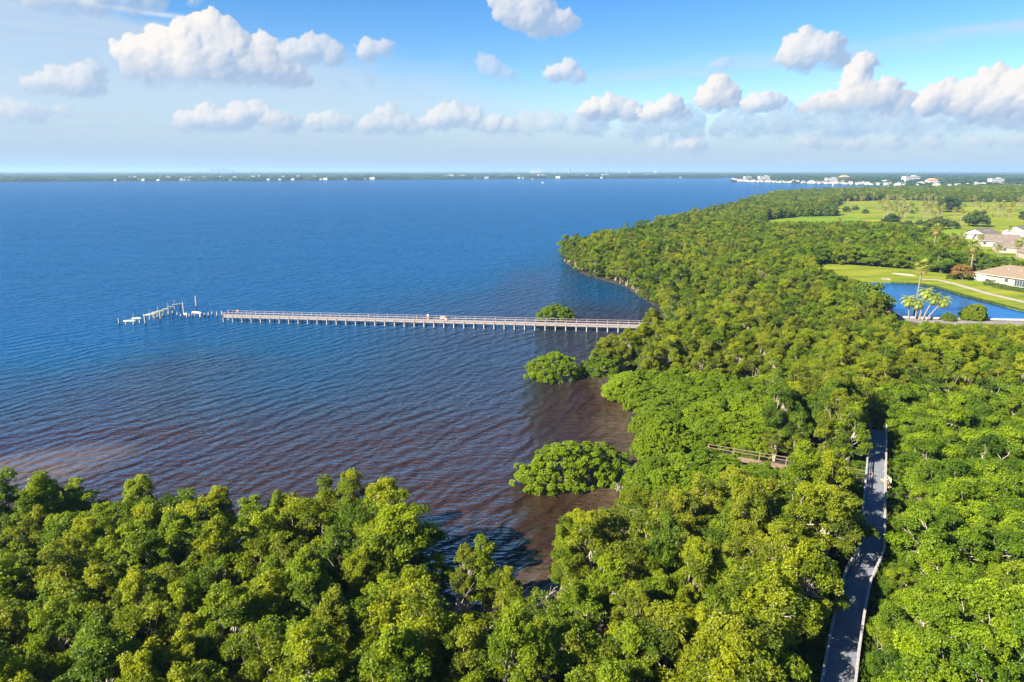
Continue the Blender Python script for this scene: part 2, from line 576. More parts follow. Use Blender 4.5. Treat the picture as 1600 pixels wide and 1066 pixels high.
xs = axis(-260, 200, 4.0, 43000)
ys = axis(20, 420, 4.0, 43000)
ys = ys[ys > -3000]
XX, YY = np.meshgrid(xs, ys)
P = np.stack([XX.ravel(), YY.ravel()], 1)
d_sh = dist_poly(P, SHORE)
ins = inside(P, LAND)
d_sh = np.where(ins, 0, d_sh)
x, y = P[:, 0], P[:, 1]
wob = 9 * np.sin(x * .05 + y * .021) + 7 * np.sin(y * .063 - x * .03) + 5 * np.sin(x * .13 + 1)
flat = np.clip((216 - (y - .42 * x + wob)) / 118, 0, 1)           # tannin-brown shoal off the near bank
flat = flat * flat * (3 - 2 * flat)
edge = np.exp(-d_sh / 9.0)
tongue = .34 * np.exp(-((x + 15) / 45) ** 2 - ((y - 200) / 45) ** 2) + .34 * np.exp(-((x - 8) / 16) ** 2 - ((y - 250) / 60) ** 2)
bar = np.exp(-(((x + 72) * .8 + (y - 84) * .6) / 22) ** 2 - ((-(x + 72) * .6 + (y - 84) * .8) / 8) ** 2)
shallow = np.clip(flat * .74 + edge * .30 + tongue + bar * .4, 0, 1)
n0, n1 = len(xs), len(ys)
I = np.arange(n0 * n1).reshape(n1, n0)
Q = np.stack([I[:-1, :-1].ravel(), I[:-1, 1:].ravel(), I[1:, 1:].ravel(), I[1:, :-1].ravel()], 1)
me = np_mesh('water', np.column_stack([P, np.zeros(len(P))]), Q, [M['bay']], smooth=True)
at = me.attributes.new('shallow', 'FLOAT', 'POINT')
at.data.foreach_set('value', shallow.astype(np.float32))
tag(link('water', me), kind='structure')


# ------------------------------------------------------------------ foliage
def unit(a): return a / (np.linalg.norm(a, axis=-1, keepdims=True) + 1e-9)


def tufts_to_leaves(P, N, k, L, W, rg, tl=(25, 80)):
    n = len(P)
    ref = np.where(np.abs(N[:, 2:3]) > .9, np.array([[1., 0, 0]]), np.array([[0, 0, 1.]]))
    T = unit(np.cross(N, ref)); B = np.cross(N, T)
    ph = (np.arange(k)[None] / k + rg.random((n, 1))) * 2 * PI + rg.normal(0, .25, (n, k))
    th = np.radians(rg.uniform(*tl, (n, k)))
    d = np.cos(th)[..., None] * N[:, None] + np.sin(th)[..., None] * (np.cos(ph)[..., None] * T[:, None] + np.sin(ph)[..., None] * B[:, None])
    w = unit(np.cross(d, N[:, None] + rg.normal(0, .25, (n, k, 3))))
    l = L * rg.uniform(.75, 1.25, (n, k, 1))
    base = P[:, None] + d * l * .12
    mid = base + d * l * .5
    tip = base + d * l
    V = np.stack([base, mid + w * W * l / L, tip, mid - w * W * l / L], 2).reshape(-1, 3)
    Q = np.arange(len(V)).reshape(-1, 4)
    return V, Q


def sphere_pts(n, rg, zmin=-.35):
    v = []
    while len(v) < n:
        a = unit(rg.normal(size=(n * 2, 3)))
        v += list(a[a[:, 2] > zmin])
    return np.array(v[:n])


def branch(mb, a, b, r0, r1, rg, n=5, seg=4, wob=.12):
    a, b = np.array(a, float), np.array(b, float)
    L = np.linalg.norm(b - a)
    pts = []
    for i in range(seg + 1):
        t = i / seg
        p = a + (b - a) * t
        p = p + np.array([0, 0, 1]) * math.sin(t * PI) * L * .06
        if 0 < i < seg: p = p + rg.normal(0, wob * L / seg, 3)
        pts.append(p)
    mb.tube(pts, [r0 + (r1 - r0) * i / seg for i in range(seg + 1)], n, cap=False)


def tree_arrays(seed, H, Rc, nl, lr, ns, sr, nt, k, L, W, zlo=.38, stems=3, top=1.0, flat=.75, twigs=True, tint0=(.1, .75)):
    """crown = lobes > small clumps > rosettes of leaves; returns leaf arrays and a trunk MB"""
    rg = np.random.default_rng(seed)
    lobes = []
    tries = 0
    while len(lobes) < nl and tries < 4000:
        tries += 1
        z = rg.uniform(zlo, 1.0)
        rr = Rc * (1 - ((z - zlo) / (1.12 - zlo)) ** 2.2 * .95 * top) * math.sqrt(rg.uniform(.05, 1))
        a = rg.uniform(0, 2 * PI)
        c = np.array([rr * math.cos(a), rr * math.sin(a), z * H - .4 * lr])
        if all(np.linalg.norm((c - q) * (1, 1, 1.2)) > lr * 1.25 for q, _ in lobes):
            lobes.append((c, lr * rg.uniform(.7, 1.25)))
    Ps, Ns, Ts = [], [], []
    mb = MB()
    base = np.zeros(3)
    stem_tips = []
    for s in range(stems):
        a = 2 * PI * s / stems + rg.uniform(0, 1)
        lean = Rc * rg.uniform(.12, .38)
        tip = np.array([math.cos(a) * lean, math.sin(a) * lean, H * rg.uniform(.45, .68)])
        b0 = np.array([math.cos(a) * .18, math.sin(a) * .18, -.3])
        branch(mb, b0, tip, .035 + .016 * H, .018 + .007 * H, rg, 6, 5, .16)
        stem_tips.append((b0, tip))
    for c, r in lobes:
        j = int(np.argmin([np.linalg.norm(c - t) + (2 if c[2] < t[2] else 0) for _, t in stem_tips]))
        b0, tp = stem_tips[j]
        u = rg.uniform(.65, 1.0)
        branch(mb, b0 + (tp - b0) * u, c - np.array([0, 0, r * .15]), .014 + .005 * H, .015, rg, 4, 4, .2)
        tl = rg.uniform(*tint0)
        sd = sphere_pts(ns, rg, -.25)
        sc = c + sd * r * np.array([1, 1, flat]) * rg.uniform(.72, 1.05, (ns, 1))
        for q, dirn in zip(sc, sd):
            s = sr * rg.uniform(.7, 1.3)
            if twigs and rg.random() < .35:
                mb.tube([tuple(c), tuple((c + q) / 2 + rg.normal(0, .08, 3)), tuple(q + dirn * s * .7)], [.018, .013, .006], 3, cap=False)
            n = max(6, int(nt * (s / sr) ** 2))
            dv = sphere_pts(n, rg, -.5)
            p = q + dv * s * np.array([1, 1, .9]) * rg.uniform(.35, 1.3, (n, 1)) ** .8
            Ps.append(p)
            Ns.append(unit(dv + dirn * .4 + np.array([0, 0, .55])))
            ts = tl + rg.normal(0, .09)
            Ts.append(np.full(n, ts) + rg.normal(0, .07, n))
    P_, N_, T_ = np.concatenate(Ps), np.concatenate(Ns), np.concatenate(Ts)
    V, Q = tufts_to_leaves(P_, N_, k, L, W, rg)
    tint = np.clip(np.repeat(T_, k) + rg.normal(0, .06, len(P_) * k), 0, 1)
    return V, Q, tint, mb


def dome_arrays(seed, rx, ry, h, bump, nt_area, k, L, W, skirt=.05, rough=.16):
    """a dense low dome: the surface carries many small cushions of leaves, a few limbs under it"""
    rg = np.random.default_rng(seed)
    nb = int(2 * PI * ((rx + ry) / 2) * h / (bump * bump) * 1.15)
    d = sphere_pts(nb, rg, skirt)
    big = unit(rg.normal(size=(9, 3))); amp = rg.uniform(-1, 1, 9)
    lump = 1 + rough * np.tanh((np.maximum(0, d @ big.T) ** 6 @ amp)) + rg.normal(0, .03 + rough * .2, nb)
    c = d * np.array([rx, ry, h]) * lump[:, None]
    big_t = .45 + .25 * np.tanh((np.maximum(0, d @ big.T) ** 5 @ amp[::-1]))
    Ps, Ns, Ts = [], [], []
    n = int(nt_area)
    for q, dd, bt in zip(c, d, big_t):
        s = bump * rg.uniform(.55, .95)
        dv = sphere_pts(n, rg, -.4)
        nn = unit(dv + unit(dd / np.array([rx, ry, h])) * .9)
        Ps.append(q + nn * s * rg.uniform(.6, 1.05, (n, 1)) - dd * s * .4)
        Ns.append(unit(nn + np.array([0, 0, .4])))
        Ts.append(np.full(n, bt + rg.normal(0, .1)) + rg.normal(0, .06, n))
    P_, N_, T_ = np.concatenate(Ps), np.concatenate(Ns), np.concatenate(Ts)
    P_[:, 2] = np.maximum(P_[:, 2], .15)
    V, Q = tufts_to_leaves(P_, N_, k, L, W, rg)
    tint = np.clip(np.repeat(T_, k) + rg.normal(0, .06, len(P_) * k), 0, 1)
    mb = MB()
    for i in range(max(6, int(rx * 3))):
        j = rg.integers(len(c))
        b = c[j] * np.array([.35, .35, 0]) + np.array([0, 0, -.4])
        branch(mb, b, c[j] * .92, .07, .015, rg, 5, 4, .15)
        if rg.random() < .6:     # prop roots arching into the water
            e = c[j] * np.array([.8, .8, 0]); e[2] = -.4
            m = (b + e) / 2; m[2] = .7
            mb.tube([tuple(b + np.array([0, 0, .9])), tuple(m), tuple(e)], [.035, .03, .025], 4, cap=False)
    return V, Q, tint, mb


def variant(name, arr, leafm, barkm='bark'):
    V, Q, tint, mb = arr
    crown = np_mesh(name + '_crown', V, Q, [M[leafm]], tint=tint)
    trunk = mb.mesh(name + '_trunk', [M[barkm]])
    # one joined mesh for the mass of the wood
    tv = np.array(mb.v).reshape(-1, 3)
    tq = np.array([f for f in mb.f if len(f) == 4])
    JV = np.vstack([V, tv]); JQ = np.vstack([Q, tq + len(V)])
    both = np_mesh(name + '_wood', JV, JQ, [M[leafm], M[barkm]], mi=np.concatenate([np.zeros(len(Q)), np.ones(len(tq))]), tint=np.concatenate([tint, np.zeros(len(tq))]))
    return dict(crown=crown, trunk=trunk, both=both)


TALL, SCRUB, DOME, FAR = [], [], [], []
for i in range(6):
    H = [7.4, 8.2, 6.8, 7.8, 8.8, 7.0][i]
    TALL.append(dict(variant(f'tall{i}', tree_arrays(100 + i, H, [2.6, 2.3, 2.8, 2.1, 2.2, 2.8][i], [30, 30, 22, 24, 34, 20][i], [.62, .58, .66, .6, .56, .72][i], [8, 8, 6, 7, 8, 6][i], [.34, .32, .34, .33, .31, .38][i], [34, 34, 24, 28, 34, 22][i], 5, .138, .040, zlo=[.34, .3, .3, .32, .28, .3][i], stems=[3, 3, 4, 2, 3, 4][i], top=[1, 1, .8, 1.1, 1.1, .8][i], flat=[.95, 1.15, .8, 1.3, 1.2, .8][i]), 'leaf'), H=H, R=2.5))
for i in range(4):
    H = [5.0, 4.6, 5.4, 4.4][i]
    SCRUB.append(dict(variant(f'scrub{i}', tree_arrays(200 + i, H, 2.9, [34, 28, 38, 26][i], [.6, .66, .56, .7][i], 8, .33, 30, 5, .138, .043, zlo=.16, stems=4, top=.8, flat=.75, tint0=(.12, .8)), 'leafdome'), H=H, R=2.8))
for i in range(3):
    H = [3.2, 3.0, 3.5][i]
    DOME.append(dict(variant(f'dome{i}', dome_arrays(300 + i, [3.1, 3.4, 2.9][i], [2.9, 2.7, 3.2][i], H, .38, 20, 5, .165, .05, rough=.20), 'leafdome'), H=H, R=3.0))
for i in range(4):
    H = [7.5, 8.5, 7.0, 8.0][i]
    FAR.append(dict(variant(f'far{i}', tree_arrays(400 + i, H, 3.3, [24, 20, 28, 18][i], [1.0, 1.15, .9, 1.2][i], 7, .55, 8, 5, .38, .13, zlo=.12, stems=2, twigs=False, tint0=(.05, .8)), 'leaf'), H=H, R=3.3))

TONES = {'yellow-green': (1.20, 1.15, .9, 1), 'olive': (1.00, .95, 1.5, 1), 'mid-green': (.88, 1.0, .9, 1), 'deep green': (.58, .76, .8, 1), 'bright green': (1.12, 1.18, .8, 1)}

# boardwalk line first: trees keep clear of it
DZ = 1.8
BW = GP([(1309, 1075), (1317, 1020), (1327, 965), (1339, 912), (1361, 868), (1363, 830), (1365, 790), (1367, 755), (1369, 715), (1371, 672)], DZ)
d0 = BW[0] - BW[1]
BW = np.vstack([BW[0] + d0 / np.linalg.norm(d0) * 14, BW])
SPUR = GP([(1362, 749), (1310, 738), (1235, 726), (1175, 716), (1106, 704)], DZ)
PIER = np.array([G(352, 493, 1.5), G(1000, 509.5, 1.5)])
pd = PIER[1] - PIER[0]
PIER_ROOT = PIER[1] + pd / np.linalg.norm(pd) * 13
HOUSES_PX = [(1532, 373, 0), (1556, 384, 1), (1588, 394, 2), (1596, 368, 3), (1630, 404, 4)]
HOUSES = np.array([G(a, b, .4) for a, b, _ in HOUSES_PX])
M1 = GP([(940, 597), (985, 577), (1090, 580), (1205, 590), (1215, 640), (1130, 645), (1000, 637)], 3)
M2 = GP([(965, 668), (1000, 640), (1100, 632), (1210, 645), (1205, 690), (1110, 700), (1010, 697)], 3)
M3 = GP([(980, 770), (990, 730), (1080, 695), (1230, 715), (1240, 770), (1150, 790), (1060, 815), (985, 800)], 3)

# near wood: jittered hexagonal grid
def scatter(x0, x1, y0, y1, s, jit=.3):
    gx, gy = np.meshgrid(np.arange(x0, x1, s), np.arange(y0, y1, s * .87))
    gx = gx + (np.arange(gx.shape[0]) % 2)[:, None] * s / 2
    Pp = np.stack([gx.ravel(), gy.ravel()], 1)
    return Pp + rng.normal(0, s * jit * .5, Pp.shape)


def keep_off(Pp):
    ok = inside(Pp, LAND)
    for poly, m in ((POND, 2.5), (LAWN, 1.5)) + tuple((f, 1.0) for f in FW.values()):
        ok &= ~inside(Pp, poly)
        ok &= dist_poly(Pp, poly, True) > m
    ok &= dist_poly(Pp, ROAD) > 6.0
    ok &= dist_poly(Pp, np.vstack([PIER, [PIER_ROOT]])) > 3.2
    ok &= ~inside(Pp, YARD)
    for h in HOUSES: ok &= np.linalg.norm(Pp - h, axis=1) > 13
    return ok


def bw_x(y): return np.interp(y, BW[:, 1], BW[:, 0])


BENCH = G(1383, 757, DZ)
SUNXY = np.array([-.86, -.51])
CLEAR = [(735, 1010, 3.0), (765, 1060, 2.2), (862, 990, 2.4)]
items = []      # x, y, kind, variant, scale, tone, zone phrase
NEAR = scatter(-75, 150, 33, 150, 3.6)
ok = keep_off(NEAR)
db = dist_poly(NEAR, BW)
ds = dist_poly(NEAR, SPUR)
right = NEAR[:, 0] > bw_x(NEAR[:, 1])
ok &= np.where(right & (NEAR[:, 1] < BW[-1, 1] + 2), db > 2.9, np.where(NEAR[:, 1] < 70, db > 3.0, db > 2.75))
ok &= ds > np.where(inside(NEAR, M2) | inside(NEAR, M3), 2.1, 2.9)
for cx_, cy_, cr_ in CLEAR: ok &= np.linalg.norm(NEAR - G(cx_, cy_), axis=1) > cr_
ok &= np.abs(NEAR[:, 0]) < NEAR[:, 1] * .80 + 24
m1, m2, m3 = inside(NEAR, M1), inside(NEAR, M2), inside(NEAR, M3)
dsh = dist_poly(NEAR, SHORE)
for i in np.nonzero(ok)[0]:
    xx, yy = NEAR[i]
    r_ = rng.random()
    if m1[i] or m2[i] or m3[i]:
        if rng.random() < .15: continue
        v = int(rng.integers(3))
        items.append([xx, yy, 'dome', v, rng.uniform(.82, 1.1) * (.62 if ds[i] < 3.4 else .8 if ds[i] < 5 else 1), 'bright green' if r_ < .65 else 'mid-green', 'm'])
    elif right[i] and yy < BW[-1, 1] + 13:
        v = int(rng.integers(4))
        items.append([xx, yy, 'scrub', v, rng.uniform(.55, .75) if db[i] < 4.6 else rng.uniform(.62, 1.22), 'bright green' if r_ < .45 else 'mid-green' if r_ < .72 else 'yellow-green' if r_ < .84 else 'deep green', 'r'])
    else:
        v = int(rng.integers(6))
        sc = rng.uniform(.78, 1.12)
        if not right[i] and db[i] < 7: sc = rng.uniform(1.04, 1.22)
        pxx = 800 + FPX * xx / (yy * CP + CAMH * SP)
        if 668 < pxx < 905 and yy > 50: sc *= .70
        if 520 < pxx < 655 and 56 < yy: sc *= 1.15
        if ds[i] < 6 and db[i] > 6: sc *= .62
        if dsh[i] < 8 and yy > 80 and yy < 132 and xx > 8: continue
        rel = np.array([xx, yy]) - BENCH
        s_l = rel @ SUNXY
        if 0 < s_l < 16 and abs(rel[0] * SUNXY[1] - rel[1] * SUNXY[0]) < 3.2: sc = min(sc, (2.6 + max(0, s_l - 2) * .62) / 8.2)
        bank = xx < 8 and yy < 95
        if bank and xx < -12: sc *= 1.0
        tone = ('yellow-green' if r_ < .36 else 'olive' if r_ < .46 else 'bright green' if r_ < .66 else 'mid-green' if r_ < .93 else 'deep green') if bank else ('olive' if r_ < .4 else 'yellow-green' if r_ < .65 else 'mid-green' if r_ < .9 else 'deep green')
        items.append([xx, yy, 'tall', v, sc, tone, 'b' if bank else 'w'])
for side in (-1, 1):
    sarc = 0
    for a_, b_ in zip(BW[:-1], BW[1:]):
        d_ = (b_ - a_); Ld = np.linalg.norm(d_); d_ = d_ / Ld
        for q in np.arange(0, Ld, 1.7):
            p_ = a_ + d_ * (q + rng.uniform(0, .6)) + np.array([-d_[1], d_[0]]) * -side * rng.uniform(1.95, 2.35)
            if np.linalg.norm(p_ - BENCH) < 1.5 or dist_poly(p_[None], SPUR)[0] < 1.9: continue
            items.append([p_[0], p_[1], 'scrub', int(rng.integers(4)), rng.uniform(.30, .42), 'mid-green' if rng.random() < .6 else 'deep green', 'r' if side > 0 else 'w'])
NEAR2 = scatter(-40, 420, 150, 330, 4.6)
ok2 = keep_off(NEAR2) & (np.abs(NEAR2[:, 0]) < NEAR2[:, 1] * .80 + 26)
for i in np.nonzero(ok2)[0]:
    xx, yy = NEAR2[i]
    r_ = rng.random()
    tone = 'olive' if r_ < .3 else 'yellow-green' if r_ < .5 else 'mid-green' if r_ < .8 else 'deep green'
    lw = dist_poly(NEAR2[i][None], LAWN, True)[0] < 22 and yy > 250
    items.append([xx, yy, 'scrub' if lw or rng.random() < .4 else 'tall', int(rng.integers(4)), rng.uniform(1.25, 1.75) if lw else rng.uniform(.8, 1.3), tone, 'mass'])
NEAR3 = scatter(0, 1900, 330, 1500, 7.4)
ok3 = keep_off(NEAR3) & (np.abs(NEAR3[:, 0]) < NEAR3[:, 1] * .80 + 40)
for i in np.nonzero(ok3)[0]:
    xx, yy = NEAR3[i]
    r_ = rng.random()
    tone = 'olive' if r_ < .35 else 'yellow-green' if r_ < .45 else 'mid-green' if r_ < .7 else 'deep green'
    if yy < 560 and rng.random() < .55:
        items.append([xx, yy, 'scrub', int(rng.integers(4)), rng.uniform(1.2, 1.7), 'bright green' if r_ < .5 else 'yellow-green' if r_ < .7 else 'mid-green', 'mass'])
        continue
    items.append([xx, yy, 'far', int(rng.integers(4)), rng.uniform(.95, 1.35) * (1.0 if yy < 700 else 1.1), tone, 'mass'])

VAR = {'tall': TALL, 'scrub': SCRUB, 'dome': DOME, 'far': FAR}
# open views kept by lower growth: the pond road, the lawn rim, the fairways, the roof cluster
OPEN = [([(900, 546), (940, 531), (985, 514), (1004, 507)], 900, 1004),
        ([(1262, 413), (1300, 428), (1362, 446), (1384, 488), (1402, 503), (1470, 507), (1640, 512)], 1262, 1640),
        ([(1190, 348), (1345, 347), (1400, 348), (1440, 357), (1500, 354)], 1190, 1502),
        ([(1498, 366), (1512, 384), (1540, 399), (1560, 403), (1640, 414)], 1496, 1640)]
kept = []
for it in items:
    hh_ = VAR[it[2]][it[3]]['H'] * it[4] * 1.04
    zc = it[1] * CP + CAMH * SP
    pxx = 800 + FPX * it[0] / zc
    pyb = 533 + FPX * (SP * it[1] * -1 + CAMH * CP) / zc if False else 533 - FPX * (it[1] * SP - CAMH * CP) / zc
    zt = it[1] * CP + (CAMH - hh_) * SP
    pyt = 533 - FPX * (it[1] * SP - (CAMH - hh_) * CP) / zt
    good = True
    for ln, xa, xb in OPEN:
        if xa <= pxx <= xb:
            lim = np.interp(pxx, [q[0] for q in ln], [q[1] for q in ln])
            if pyb > lim > pyt:
                f = (pyb - lim) / (pyb - pyt)
                if f < .38: good = False
                else: it[4] *= f
                pyt = lim
    if good: kept.append(it)
print('dropped for views', len(items) - len(kept))
items = kept
# the trees that show largest stand one by one, at most 290 of a name
indiv, mass = [], []
cnt = {'tall': 0, 'shrub': 0}
for it in sorted(items, key=lambda t: t[1] + abs(t[0]) * .35):
    k = 'tall' if it[2] == 'tall' else 'shrub'
    vis = abs(it[0]) < it[1] * .76 + 10 and it[1] > 40
    if it[6] != 'mass' and cnt[k] < 290 and vis:
        cnt[k] += 1
        indiv.append(it)
    else:
        mass.append(it)
print('individual trees', cnt, 'mass', len(mass))


def zone_phrase(x, y, z, d):
    if z == 'm':
        p = np.array([[x, y]])
        if inside(p, M1)[0]: return 'in the low green mound beyond the second cove', 'mound beyond the second cove'
        if inside(p, M2)[0]: return 'in the rounded mound between the two coves', 'mound between the coves'
        return 'in the low mound beside the old timber spur', 'mound beside the spur'
    if z == 'r':
        a = 'just east of' if x < bw_x(y) + 9 else 'well east of'
        b = 'the lower stretch of the boardwalk' if y < 65 else 'the bend of the boardwalk' if y < 82 else 'the upper straight of the boardwalk' if y < 104 else 'the far end of the boardwalk'
        return f'{a} {b}', f'{a} {b}'
    if z == 'b':
        a = 'at the water edge of the near bank' if d < 4.5 else 'in the middle of the near bank' if d < 14 else 'deep inside the near bank'
        b = 'facing the open bay' if x < -30 else 'facing the ruined pier' if x < -12 else 'facing the brown cove'
        return f'{a} {b}', f'{a} {b}'
    if y < 66: return 'between the brown cove and the lower boardwalk', 'between cove and lower boardwalk'
    if y < 84: return 'between the brown cove and the boardwalk bend', 'between cove and boardwalk bend'
    if y < 103: return 'around the old timber spur west of the boardwalk', 'around the spur'
    if x < bw_x(100) - 12: return 'in the wood behind the green mounds', 'behind the mounds'
    return 'in the wood beyond the boardwalk end', 'beyond the boardwalk end'


for it in indiv:
    xx, yy, k, v, sc, tone, z = it
    d = dist_poly(np.array([[xx, yy]]), SHORE)[0]
    ph, gp = zone_phrase(xx, yy, z, d)
    name = 'mangrove_tree' if k == 'tall' else 'mangrove_shrub'
    r = empty(name, (xx, yy, .15), rng.uniform(0, 2 * PI), (sc * rng.uniform(.85, 1.18), sc * rng.uniform(.85, 1.18), sc * rng.uniform(.94, 1.08)))
    r.rotation_euler.x, r.rotation_euler.y = rng.normal(0, .06, 2)
    noun = {'tall': 'mangrove tree', 'scrub': 'mangrove shrub', 'dome': 'rounded mangrove shrub'}[k]
    tag(r, f'{tone} {noun} {ph}', 'tree' if k == 'tall' else 'shrub', f'{tone} mangroves {gp}')
    c = link('crown', VAR[k][v]['crown'], r); c.color = TONES[tone]
    link('trunk', VAR[k][v]['trunk'], r)

# the rest of the wood: one object, points that carry copies of the same trees
SRC = bpy.data.collections.new('wood_sources')
names = []
for k in ('dome', 'far', 'scrub', 'tall'):
    for v in range(len(VAR[k])):
        nm = f'src_{k}_{v}'
        SRC.objects.link(bpy.data.objects.new(nm, VAR[k][v]['both']))
        names.append(nm)
ORDER = {n: i for i, n in enumerate(sorted(names))}


def instancer(name, pts, rots, scls, idx, coll, tones):
    me = bpy.data.meshes.new(name)
    me.from_pydata([tuple(p) for p in pts], [], [])
    a = me.attributes.new('rotz', 'FLOAT_VECTOR', 'POINT'); a.data.foreach_set('vector', np.asarray(rots, np.float32).ravel())
    a = me.attributes.new('scl', 'FLOAT_VECTOR', 'POINT'); a.data.foreach_set('vector', np.asarray(scls, np.float32).ravel())
    a = me.attributes.new('tone', 'FLOAT_VECTOR', 'POINT'); a.data.foreach_set('vector', np.asarray(tones, np.float32).ravel())
    a = me.attributes.new('idx', 'INT', 'POINT'); a.data.foreach_set('value', np.asarray(idx, np.int32))
    o = link(name, me)
    ng = bpy.data.node_groups.new(name + '_nodes', 'GeometryNodeTree')
    ng.interface.new_socket('Geometry', in_out='INPUT', socket_type='NodeSocketGeometry')
    ng.interface.new_socket('Geometry', in_out='OUTPUT', socket_type='NodeSocketGeometry')
    N, Lk = ng.nodes, ng.links
    gi, go = N.new('NodeGroupInput'), N.new('NodeGroupOutput')
    ci = N.new('GeometryNodeCollectionInfo')
    ci.inputs['Collection'].default_value = coll
    ci.inputs['Separate Children'].default_value = True
    ci.inputs['Reset Children'].default_value = True
    ip = N.new('GeometryNodeInstanceOnPoints')
    ip.inputs['Pick Instance'].default_value = True
    Lk.new(gi.outputs[0], ip.inputs['Points'])
    Lk.new(ci.outputs[0], ip.inputs['Instance'])
    for an, typ, sock in (('idx', 'INT', 'Instance Index'), ('rotz', 'FLOAT_VECTOR', 'Rotation'), ('scl', 'FLOAT_VECTOR', 'Scale')):
        na = N.new('GeometryNodeInputNamedAttribute')
        na.data_type = typ
        na.inputs['Name'].default_value = an
        outs = [s for s in na.outputs if s.enabled and s.name == 'Attribute']
        Lk.new(outs[0], ip.inputs[sock])
    Lk.new(ip.outputs[0], go.inputs[0])
    md = o.modifiers.new('copies', 'NODES')
    md.node_group = ng
    return o


pts = [(t[0], t[1], .15) for t in mass]
rots = [(rng.normal(0, .06), rng.normal(0, .06), rng.uniform(0, 2 * PI)) for t in mass]
scl = [(t[4] * rng.uniform(.82, 1.25), t[4] * rng.uniform(.82, 1.25), t[4]) for t in mass]
idx = [ORDER[f'src_{t[2]}_{t[3]}'] for t in mass]
tag(instancer('mangrove_forest', pts, rots, scl, idx, SRC, [TONES[t[5]][:3] for t in mass]), 'dense green mangrove wood stretching from the boardwalk to the golf course', 'forest', None, 'stuff')


# single bushes standing in the water ---------------------------------
def islet(px, py, rx, ry, h, seed, label, rz=0.0, tone='bright green', name='mangrove_bush'):
    p = G(px, py)
    va = variant('islet%d' % seed, dome_arrays(seed, rx, ry, h, .66, 34, 5, .2, .06, skirt=.02, rough=.34), 'leafdome')
    r = empty(name, (*p, -.05), rz)
    tag(r, label, 'shrub')
    c = sub('crown', va['crown'], r); c.color = TONES[tone]
    sub('trunk', va['trunk'], r)


islet(890, 750, 7.0, 4.3, 4.6, 501, 'round mangrove bush standing alone in the brown cove near the bank', 0.1, 'bright green')
islet(864, 588, 4.9, 4.2, 3.9, 502, 'bright domed mangrove bush in the water at the tip of the headland', 0)
islet(868, 499, 4.6, 3.2, 4.0, 503, 'lone green mangrove bush in the water against the far side of the pier', 0, 'mid-green')
islet(940, 585, 3.6, 3.0, 3.6, 504, 'small dark bush linking the domed islet bush to the headland wood', .3, 'mid-green')

# slender upright trees that stand out of the bank
SPIRE = [variant('spire%d' % i, tree_arrays(750 + i, 8.6, [1.35, 1.6][i], [24, 26][i], .5, 7, .3, 26, 5, .138, .04, zlo=.25, stems=2, top=.9, flat=1.5), 'leaf') for i in range(2)]
for i, (a, b, H, lab) in enumerate(((757, 850, 7.2, 'slender spire-shaped mangrove tree rising beside the dark notch of the cove'), (906, 803, 7.6, 'tall pointed mangrove tree between the round bush and the near bank'), (878, 818, 6.8, 'lower of two pointed mangrove trees by the brown cove'),
                                    (545, 742, 8.2, 'tall mangrove tree whose top stands against the purple-brown water'), (512, 752, 7.6, 'upright mangrove tree just west of the tallest bank tree'), (342, 764, 7.4, 'lone upright mangrove tree at the water edge of the near bank'))):
    p = G(a, b, H)
    r = empty('mangrove_tree', (*p, .1), i * 1.9, H / 8.6)
    tag(r, lab, 'tree')
    c = link('crown', SPIRE[i % 2]['crown'], r); c.color = TONES['yellow-green' if i % 2 else 'bright green']
    link('trunk', SPIRE[i % 2]['trunk'], r)

# bare grey stems where the crowns have died back
def bare_tree(seed, H):
    rg = np.random.default_rng(seed)
    mb = MB()
    def grow(a, d, L, r, lev):
        b = a + d * L
        m = (a + b) / 2 + rg.normal(0, .07 * L, 3)
        mb.tube([tuple(a), tuple(m), tuple(b)], [r, r * .85, r * .65], 5 if lev < 2 else 3, cap=False)
        if lev >= 4: return
        for k in range(3 if lev else 5):
            grow(a + (b - a) * rg.uniform(.55, 1.0), unit(d * .9 + rg.normal(0, .45, 3) + np.array([0, 0, .12])), L * rg.uniform(.55, .8), r * .6, lev + 1)
    for k in range(3):
        a = 2 * PI * k / 3 + rg.uniform(0, 1)
        grow(np.array([.15 * math.cos(a), .15 * math.sin(a), -.3]), unit(np.array([.35 * math.cos(a), .35 * math.sin(a), 1])), H * .36, .075, 1)
    return mb.mesh('bare', [M['bark']])


for i, (a, b, H, lab) in enumerate(((728, 1000, 6.4, 'bare grey tree with dead stems in the dark gap of the near bank'), (748, 1030, 5.6, 'short bare tree with tangled grey twigs in the dark gap of the near bank'), (862, 985, 5.6, 'bare reddish-grey tree at the edge of the brown cove'),
                                    (778, 1062, 5.4, 'leafless leaning tree in the small lower gap of the near bank'), (966, 768, 1.5, 'tiny bare snag at the waterline behind the round bush in the cove'))):
    r = empty('dead_tree', (*G(a, b), .1), i * 1.3)
    tag(r, lab, 'tree')
    sub('trunk', bare_tree(900 + i, H), r)

SNAG = [bare_tree(920 + i, 7.6) for i in range(3)]
for i, (a, b) in enumerate(((1080, 560), (1195, 520), (1060, 540), (1290, 560), (1420, 575), (1530, 560), (1150, 470), (1260, 470), (1500, 530), (1210, 610), (1110, 500), (1330, 540))):
    p = G(a, b)
    if not inside(p[None], LAND)[0]: continue
    r = empty('dead_tree', (*p, .1), i * 1.7, random.uniform(.9, 1.15))
    tag(r, 'bare grey snag poking through the crowns of the wood between pier and boardwalk', 'tree', 'grey snags in the wood')
    link('trunk', SNAG[i % 3], r)

